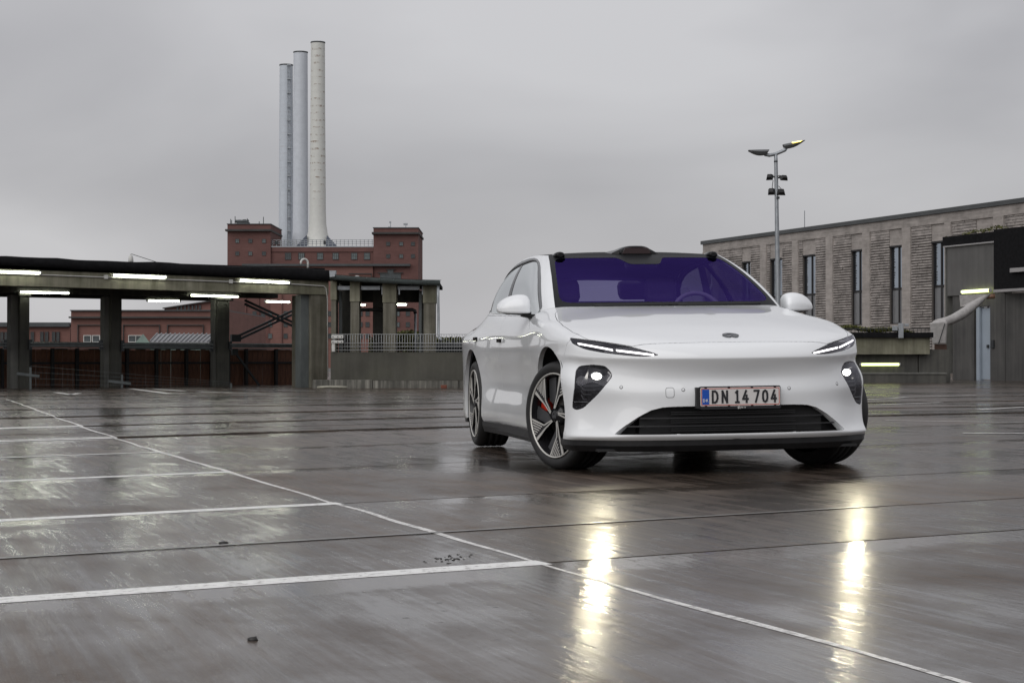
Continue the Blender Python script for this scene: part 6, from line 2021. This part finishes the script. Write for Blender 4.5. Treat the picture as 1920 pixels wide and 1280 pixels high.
# ---- badge on the nose
bp_ = surf(body, 'top', -.715, 0.0); bp_.y = -.012
nb = Vector(_out(body, to_param(body, [(-.705, 0.0005)], 'top')[0]))
BM_ = Matrix.Translation(bp_+nb*.002) @ (Matrix(((0, -1, 0), (0, 0, 0), (0, 0, 0))).to_4x4() if False else Matrix.Identity(4))
ex = Vector((0, -1, 0)); ez = nb.normalized(); ey = ez.cross(ex).normalized()
def badge_pt(a, b, h): return bp_+ex*a+ey*b+ez*h
def arc(cx_, cy_, rx, ry, a0, a1, n=14): return [(cx_+rx*math.cos(R(a0+(a1-a0)*k/n)), cy_+ry*math.sin(R(a0+(a1-a0)*k/n))) for k in range(n+1)]
sgn_up = 1 if ey.x > 0 else -1
upper = arc(0, .004, .050, .046, -12, 192)+arc(0, .010, .022, .020, 190, -10)
lower = [(-.046, -.010), (-.030, -.004), (0.0, .014), (.030, -.004), (.046, -.010), (.036, -.032), (.018, -.042), (0.0, -.022), (-.018, -.042), (-.036, -.032)]
mb = MB()
for sh in (upper, lower):
    lo = [badge_pt(a, b*sgn_up, .0) for a, b in sh]; hi = [badge_pt(a, b*sgn_up, .006) for a, b in sh]
    mb.hexa(lo, hi)
mb.build('badge', plain('dark_chrome', (.10, .105, .115), .2, .8, .05, 10), car)

# ---- number plate
pl = bpy.data.objects.new('number_plate', None); COL.objects.link(pl); pl.parent = car
pl.location = (-.899, -0.010, .487)
pl.scale = (1, .935, .94)
pm = MB()
def rr(w, h, r_, n=4, cy=0.0):
    return [(-y, z) for y, z in rounded([(-w/2, cy-h/2), (w/2, cy-h/2), (w/2, cy+h/2), (-w/2, cy+h/2)], r_, n)]
pm.prism([(0.0, y, z) for y, z in rr(.528, .142, .014, 4, -.006)], (.024, 0, 0))
pm.build('plate_frame', M['plate_black'], pl)
MB().box((.002, -.262, -.070), (.055, .285, .060)).build('plate_bracket', M['black_matt'], pl)
MB().prism([(-.0025, y, z) for y, z in rr(.520, .116, .010)], (.002, 0, 0)).build('plate', M['plate_white'], pl)
mb = MB()
o1 = [(-.0032, y, z) for y, z in rr(.510, .107, .008)]; i1 = [(-.0032, y, z) for y, z in rr(.501, .098, .006)]
a = [mb.bm.verts.new(p) for p in o1]; b = [mb.bm.verts.new(p) for p in i1]
for i in range(len(a)): mb.bm.faces.new((a[i], a[(i+1) % len(a)], b[(i+1) % len(b)], b[i]))
mb.build('plate_border', M['plate_red'], pl)
# (viewed from the front the car's +Y side is on the left)
MB().prism([(-.0034, y, z) for y, z in [(.2485, -.047), (.203, -.047), (.203, .047), (.2485, .047)]], (.0005, 0, 0)).build('country_band', M['plate_blue'], pl)
for k in (-1.5, -.5, .5, 1.5):
    MB().box((-.004, k*.15-.008, .052), (.0, k*.15+.008, .064)).build('frame_clip', M['plate_black'], pl)
    MB().box((-.004, k*.15-.008, -.062), (.0, k*.15+.008, -.054)).build('frame_clip', M['plate_black'], pl)
def stroke_char(strokes, y0, w, h, zc, sw, mat, name):
    """Lettering from strokes in a 0..1 box; y runs to the left of the picture."""
    mb = MB(); x = -.0048
    for st in strokes:
        pts = [Vector((x+.0006*random.random(), y0-px*w, zc-h/2+pz*h)) for px, pz in st]
        for p, q in zip(pts[:-1], pts[1:]):
            d = (q-p); L_ = d.length
            d.normalize(); nn = Vector((0, -d.z, d.y))*(sw/2); e = d*(sw*.42)
            mb.hexa([p-e+nn, q+e+nn, q+e-nn, p-e-nn], [t+Vector((-.0012, 0, 0)) for t in (p-e+nn, q+e+nn, q+e-nn, p-e-nn)])
    return mb.build(name, mat, pl)
GLY = {
 'D': [[(.08, 0), (.08, 1)], [(.08, 1), (.5, 1), (.78, .88), (.92, .65), (.92, .35), (.78, .12), (.5, 0), (.08, 0)]],
 'N': [[(.05, 0), (.05, 1), (.92, 0), (.92, 1)]],
 '1': [[(.12, .86), (.52, 1), (.52, 0)], [(.05, 0), (.95, 0)]],
 '4': [[(.72, 0), (.72, .60)], [(.98, .28), (.02, .28), (.62, 1)]],
 '7': [[(.02, 1), (.95, 1), (.32, 0)]],
 '0': [[(.08, .68), (.20, .90), (.5, 1), (.8, .90), (.92, .68), (.92, .32), (.8, .10), (.5, 0), (.2, .10), (.08, .32), (.08, .68)]],
 'K': [[(.08, 0), (.08, 1)], [(.92, 1), (.10, .45)], [(.35, .6), (.95, 0)]],
 'I': [[(.5, 0), (.5, 1)]],
 'O': [[(.08, .62), (.25, .95), (.75, .95), (.92, .62), (.92, .38), (.75, .05), (.25, .05), (.08, .38), (.08, .62)]],
}
# DN 14 704
def img2y(u): return .264-(u-258)/(1615-258)*.528   # places read off the plate itself
for ch, u0, u1 in (('D', 450, 572), ('N', 616, 732), ('1', 838, 924), ('4', 962, 1074), ('7', 1152, 1258), ('0', 1292, 1404), ('4', 1440, 1548)):
    ya, yb = img2y(u0)-.0055, img2y(u1)+.0055
    stroke_char(GLY[ch], ya, ya-yb, .070, .000, .0125, M['plate_black'], 'plate_character')
for k, ch in enumerate('DK'):
    stroke_char(GLY[ch], .243-.0195*k, .0125, .0165, -.022, .0028, M['white_paint'], 'plate_character')
# dealer strip under the plate: a small mark and NIO
for k, ch in enumerate('NIO'):
    stroke_char(GLY[ch], -.004-.010*k+(.002 if ch == 'I' else 0), .0075, .007, -.0675, .0016, M['white_paint'], 'plate_character')
stroke_char([[(.05, .35), (.1, .75), (.5, 1), (.9, .75), (.95, .35)], [(.1, 0), (.5, .45), (.9, 0)]], .019, .017, .014, -.068, .0028, M['white_paint'], 'plate_emblem')

# ---- parking sensors, tow-eye cover
for y, z in ((.666, .549), (.323, .530)):
    for s in (1, -1):
        q = to_param(body, [(y, z)], 'front')[0]
        p = Vector(body.ev(*q)); nn = Vector(_out(body, q)); p.y *= s; nn.y *= s
        RM = Matrix.Translation(p-nn*.001) @ nn.to_track_quat('Z', 'Y').to_matrix().to_4x4()
        so = MB().lathe([(.0005, .0022), (.0075, .0022), (.0078, .0010)], 14, RM).build('parking_sensor', M['paint'], car)
        MB().lathe([(.0082, .0005), (.0084, .0016), (.0105, .0016), (.0107, .0005)], 14, RM).build('sensor_ring', M['cladding'], so)
tow = rounded([(.375, .485), (.425, .485), (.425, .545), (.375, .545)], .016, 4)
tow_i = rounded([(.3775, .4875), (.4225, .4875), (.4225, .5425), (.3775, .5425)], .014, 4)
mb = MB()
A_ = [Vector(body.ev(*q))+Vector(_out(body, q))*.0012 for q in to_param(body, tow, 'front')]; B_ = [Vector(body.ev(*q))+Vector(_out(body, q))*.0012 for q in to_param(body, tow_i, 'front')]
a = [mb.bm.verts.new(p) for p in A_]; b = [mb.bm.verts.new(p) for p in B_]
for i in range(len(a)): mb.bm.faces.new((a[i], a[(i+1) % len(a)], b[(i+1) % len(b)], b[i]))
mb.build('tow_eye_seam', M['trim_grey'], car)

# ---- wheels
RIM, TYR = .268, .342
def pol(r, a): return (-r*math.cos(R(a)), r*math.sin(R(a)))   # angles as seen from outside, the car's nose to the right
def wheel_proto():
    w = bpy.data.objects.new('wheel', None); COL.objects.link(w)
    ROT = Matrix.Rotation(R(-90), 4, 'X')       # lathe axis Z -> +Y (outward)
    prof = [(.262, -.012), (.276, -.002), (.300, .004), (.318, .000), (.331, -.012), (.339, -.030), (TYR, -.050), (TYR, -.075), (.335, -.079), (.335, -.087), (TYR, -.091), (TYR, -.122), (.335, -.126), (.335, -.134), (TYR, -.138), (TYR, -.168), (.335, -.172), (.335, -.180), (TYR, -.184), (TYR, -.205), (.339, -.222), (.331, -.238), (.31, -.25), (.262, -.245)]
    MB().lathe(prof, 72, ROT).build('tyre', M['rubber'], w)
    # shallow cross cuts in the shoulder
    rim = MB().lathe([(RIM-.001, -.014), (RIM, -.002), (RIM-.002, .003), (RIM-.0065, .003), (RIM-.012, -.006)], 72, ROT).build('rim', M['alloy'], w)
    MB().lathe([(RIM-.012, -.002), (RIM-.022, -.03), (RIM-.026, -.21), (RIM-.01, -.235)], 60, ROT).build('barrel', M['alloy_dark'], rim)
    to3 = lambda p, y: (p[0], y, p[1])
    RI = RIM-.010
    for k in range(5):
        th = 186+72*k
        Bo, Bk, Bh = pol(RI, th), pol(RI*.52, th+23), pol(RI*.17, th+40)
        Ao, Am, Ah = pol(RI, th+32), pol(RI*.52, th+33.5), pol(RI*.17, th+52)
        Bo2 = pol(RI, th+1)
        mb = MB()
        arc_ = [pol(RI, th+32*t/6) for t in range(7)]
        outline = arc_+[Am, Ah, Bh, Bk]
        mb.prism([to3(p, -.022) for p in outline], (0, .016, 0))
        sp = mb.build('spoke', M['alloy_dark'], rim)
        # machined edges
        st = MB()
        def strip2(p, q, w0, w1, y=-.0045):
            p, q = Vector((p[0], 0, p[1])), Vector((q[0], 0, q[1])); d = (q-p).normalized(); nn = Vector((-d.z, 0, d.x))
            a = [p+nn*w0/2, q+nn*w1/2, q-nn*w1/2, p-nn*w0/2]
            st.hexa([t+Vector((0, y-.004, 0)) for t in a], [t+Vector((0, y, 0)) for t in a])
        strip2(Bo2, Bk, .013, .009); strip2(Bk, Bh, .009, .008)
        strip2(Ao, Am, .022, .009); strip2(Am, Ah, .009, .008)
        # fins parallel to the leading edge
        o, kx = np.array(Bo2), np.array(Bk); am = np.array(Am); ao = np.array(Ao)
        d = (kx-o); Lb = np.linalg.norm(d); d = d/Lb
        nrm = np.array([-d[1], d[0]]);
        if np.dot(ao-o, nrm) < 0: nrm = -nrm
        span = np.dot(ao-o, nrm)
        for j in range(1, 6):
            off = span*.142*j
            base_p = o+nrm*off
            # start on the rim circle
            bq = np.dot(base_p, d); cc = np.dot(base_p, base_p)-(RI-.002)**2
            t0 = -bq-math.sqrt(max(0, bq*bq-cc))
            # end on the line parallel to the trailing edge
            e = (am-ao)/np.linalg.norm(am-ao); ne = np.array([-e[1], e[0]])
            if np.dot(o-ao, ne) < 0: ne = -ne
            c0 = ao+ne*.030
            den = np.dot(d, ne); t1 = np.dot(c0-base_p, ne)/den if abs(den) > 1e-6 else t0
            if t1-t0 > .012:
                strip2(base_p+d*t0, base_p+d*t1, .0072, .0072)
        st.build('spoke_edge', M['alloy'], rim)
        bl = [pol(RI*.93, th-19), pol(RI*.95, th-9), pol(RI*.95, th), Bk, pol(RI*.34, th+16), pol(RI*.44, th-10)]
        MB().prism([to3(p, -.050) for p in bl], (0, .012, 0)).build('blade', M['alloy_grey'], rim)
    hub = MB().lathe([(.0005, -.006), (.028, -.006), (.032, -.010), (.034, -.02), (.062, -.024), (.064, -.06)], 30, ROT).build('hub', M['alloy_dark'], w)
    em = MB()
    for sh in (upper, lower):
        q = [(a*.5, b*.5) for a, b in sh]
        em.hexa([(a, -.0055, b) for a, b in q], [(a, -.003, b) for a, b in q])
    em.build('hub_emblem', M['alloy_grey'], hub)
    nut = None
    for k in range(5):
        a, b = pol(.048, 20+72*k)
        if nut is None:
            nut = MB().lathe([(.0005, .0), (.008, .0), (.009, -.012)], 8, ROT).build('wheel_nut', M['black_matt'], hub, (a, -.018, b))
        else: link_mesh('wheel_nut', nut.data, hub, (a, -.018, b))
    MB().lathe([(.07, -.10), (.185, -.10), (.186, -.125), (.07, -.125)], 40, ROT).build('brake_disc', M['disc'], w)
    ca = MB()
    pts = [pol(.236, a) for a in np.linspace(154, 172, 8)]+[pol(.165, a) for a in np.linspace(172, 154, 8)]
    ca.prism([to3(p, -.15) for p in pts], (0, .088, 0))
    ca.build('brake_caliper', M['caliper'], w)
    return w
wp = wheel_proto()
HUBZ = .365
def place_wheel(o, x, y, steer, side, spin):
    o.parent = car
    o.location = (x, y, HUBZ)
    # turn about the vertical for steering, flip for the far side, roll about the axle
    o.rotation_euler = (Matrix.Rotation(steer + (0 if side > 0 else math.pi), 4, 'Z') @ Matrix.Rotation(spin, 4, 'Y')).to_euler()
STEER = R(23)
w1 = wp
w2, w3, w4 = dup(wp, car), dup(wp, car), dup(wp, car)
place_wheel(w1, 0.02, .925, STEER, 1, 0.0)
place_wheel(w2, 0.02, -.915, STEER, -1, .4)
place_wheel(w3, 3.075, .968, 0, 1, R(12))
place_wheel(w4, 3.075, -.968, 0, -1, .9)

# ---- cabin
MB().box((.55, -.74, .30), (3.6, .74, .34)).build('cabin_floor', M['cabin_dash'], car)
dash = []
for x, z in ((.62, 1.03), (.80, 1.035), (.98, 1.03), (1.12, 1.00), (1.16, .93), (1.10, .70)):
    dash.append([(x, y*(.78 if x > .8 else .66), z-.03*abs(y)**3) for y in np.linspace(-1, 1, 13)])
MB().grid(dash).build('dashboard', M['cabin_dash'], car)
def seat(x, y, w, name, zt, heads, hw, hh):
    """Cushion, reclined backrest up to height zt and headrests."""
    t = bpy.data.objects.new(name, None); COL.objects.link(t); t.parent = car; t.location = (x, y, .36)
    MB().box((-.30, -w/2, .0), (.25, w/2, .22), .05).build('cushion', M['cabin'], t)
    Mx = Matrix.Translation((.22, 0, .16)) @ Matrix.Rotation(R(20), 4, 'Y')
    L_ = (zt-.52)/math.cos(R(20))
    MB().box((-.06, -w/2+.02, 0), (.07, w/2-.02, L_), .05, Mx).build('backrest', M['cabin'], t)
    for k in heads:
        Mh = Mx @ Matrix.Translation((0, k, L_+.015))
        MB().box((-.05, -hw, 0), (.05, hw, hh), .05, Mh).build('headrest', M['cabin'], t)
    return t
seat(1.85, .38, .54, 'seat', 1.12, (0,), .125, .20); seat(1.85, -.38, .54, 'seat', 1.12, (0,), .125, .20)
seat(2.72, 0, 1.30, 'rear_bench', 1.17, (-.40, .40), .15, .17)
sw = MB()
Mw = Matrix.Translation((1.28, -.38, 1.00)) @ Matrix.Rotation(R(-68), 4, 'Y')
ring = [Mw @ Vector((.185*math.cos(a), .185*math.sin(a), 0)) for a in np.linspace(0, 2*math.pi, 33)]
sw.tube(ring, .016, 8, False)
sw.beam(Mw @ Vector((0, -.17, 0)), Mw @ Vector((0, .17, 0)), .05, .02); sw.beam(Mw @ Vector((-.17, 0, 0)), Mw @ Vector((0, 0, 0)), .05, .02)
sw.build('steering_wheel', M['cabin_leather'] if 'cabin_leather' in M else M['cabin'], car)
MB().box((1.40, -.12, 1.355), (1.43, .12, 1.415), .012).build('rear_view_mirror', M['cabin_dash'], car)
hl = []
for s in (1, -1):
    for (xa, xb) in ((2.02, 2.10),):
        MB().beam((2.12, s*.80, .7), (2.16, s*.66, 1.40), .10, .05).build('inner_pillar', M['cabin_dash'], car)
# wipers at the foot of the windscreen
for (y0, y1) in ((.52, -.12), (-.05, -.64)):
    a = house.ev(.12, 0); 
    mb = MB()
    pts = []
    for t in np.linspace(0, 1, 10):
        y = y0+(y1-y0)*t
        # foot of the glass at this width
        v = float(np.interp(abs(y), [house.ev(.2, q)[1] for q in np.linspace(0, 7, 29)], np.linspace(0, 7, 29)))
        p = Vector(house.ev(.02+.06*t, v)); nn = Vector(_out(house, (.2, v)))
        p = p+nn*.008; p.y = y
        pts.append(p)
    mb.tube(pts, .006, 6)
    mb.build('wiper', M['black_matt'], car)
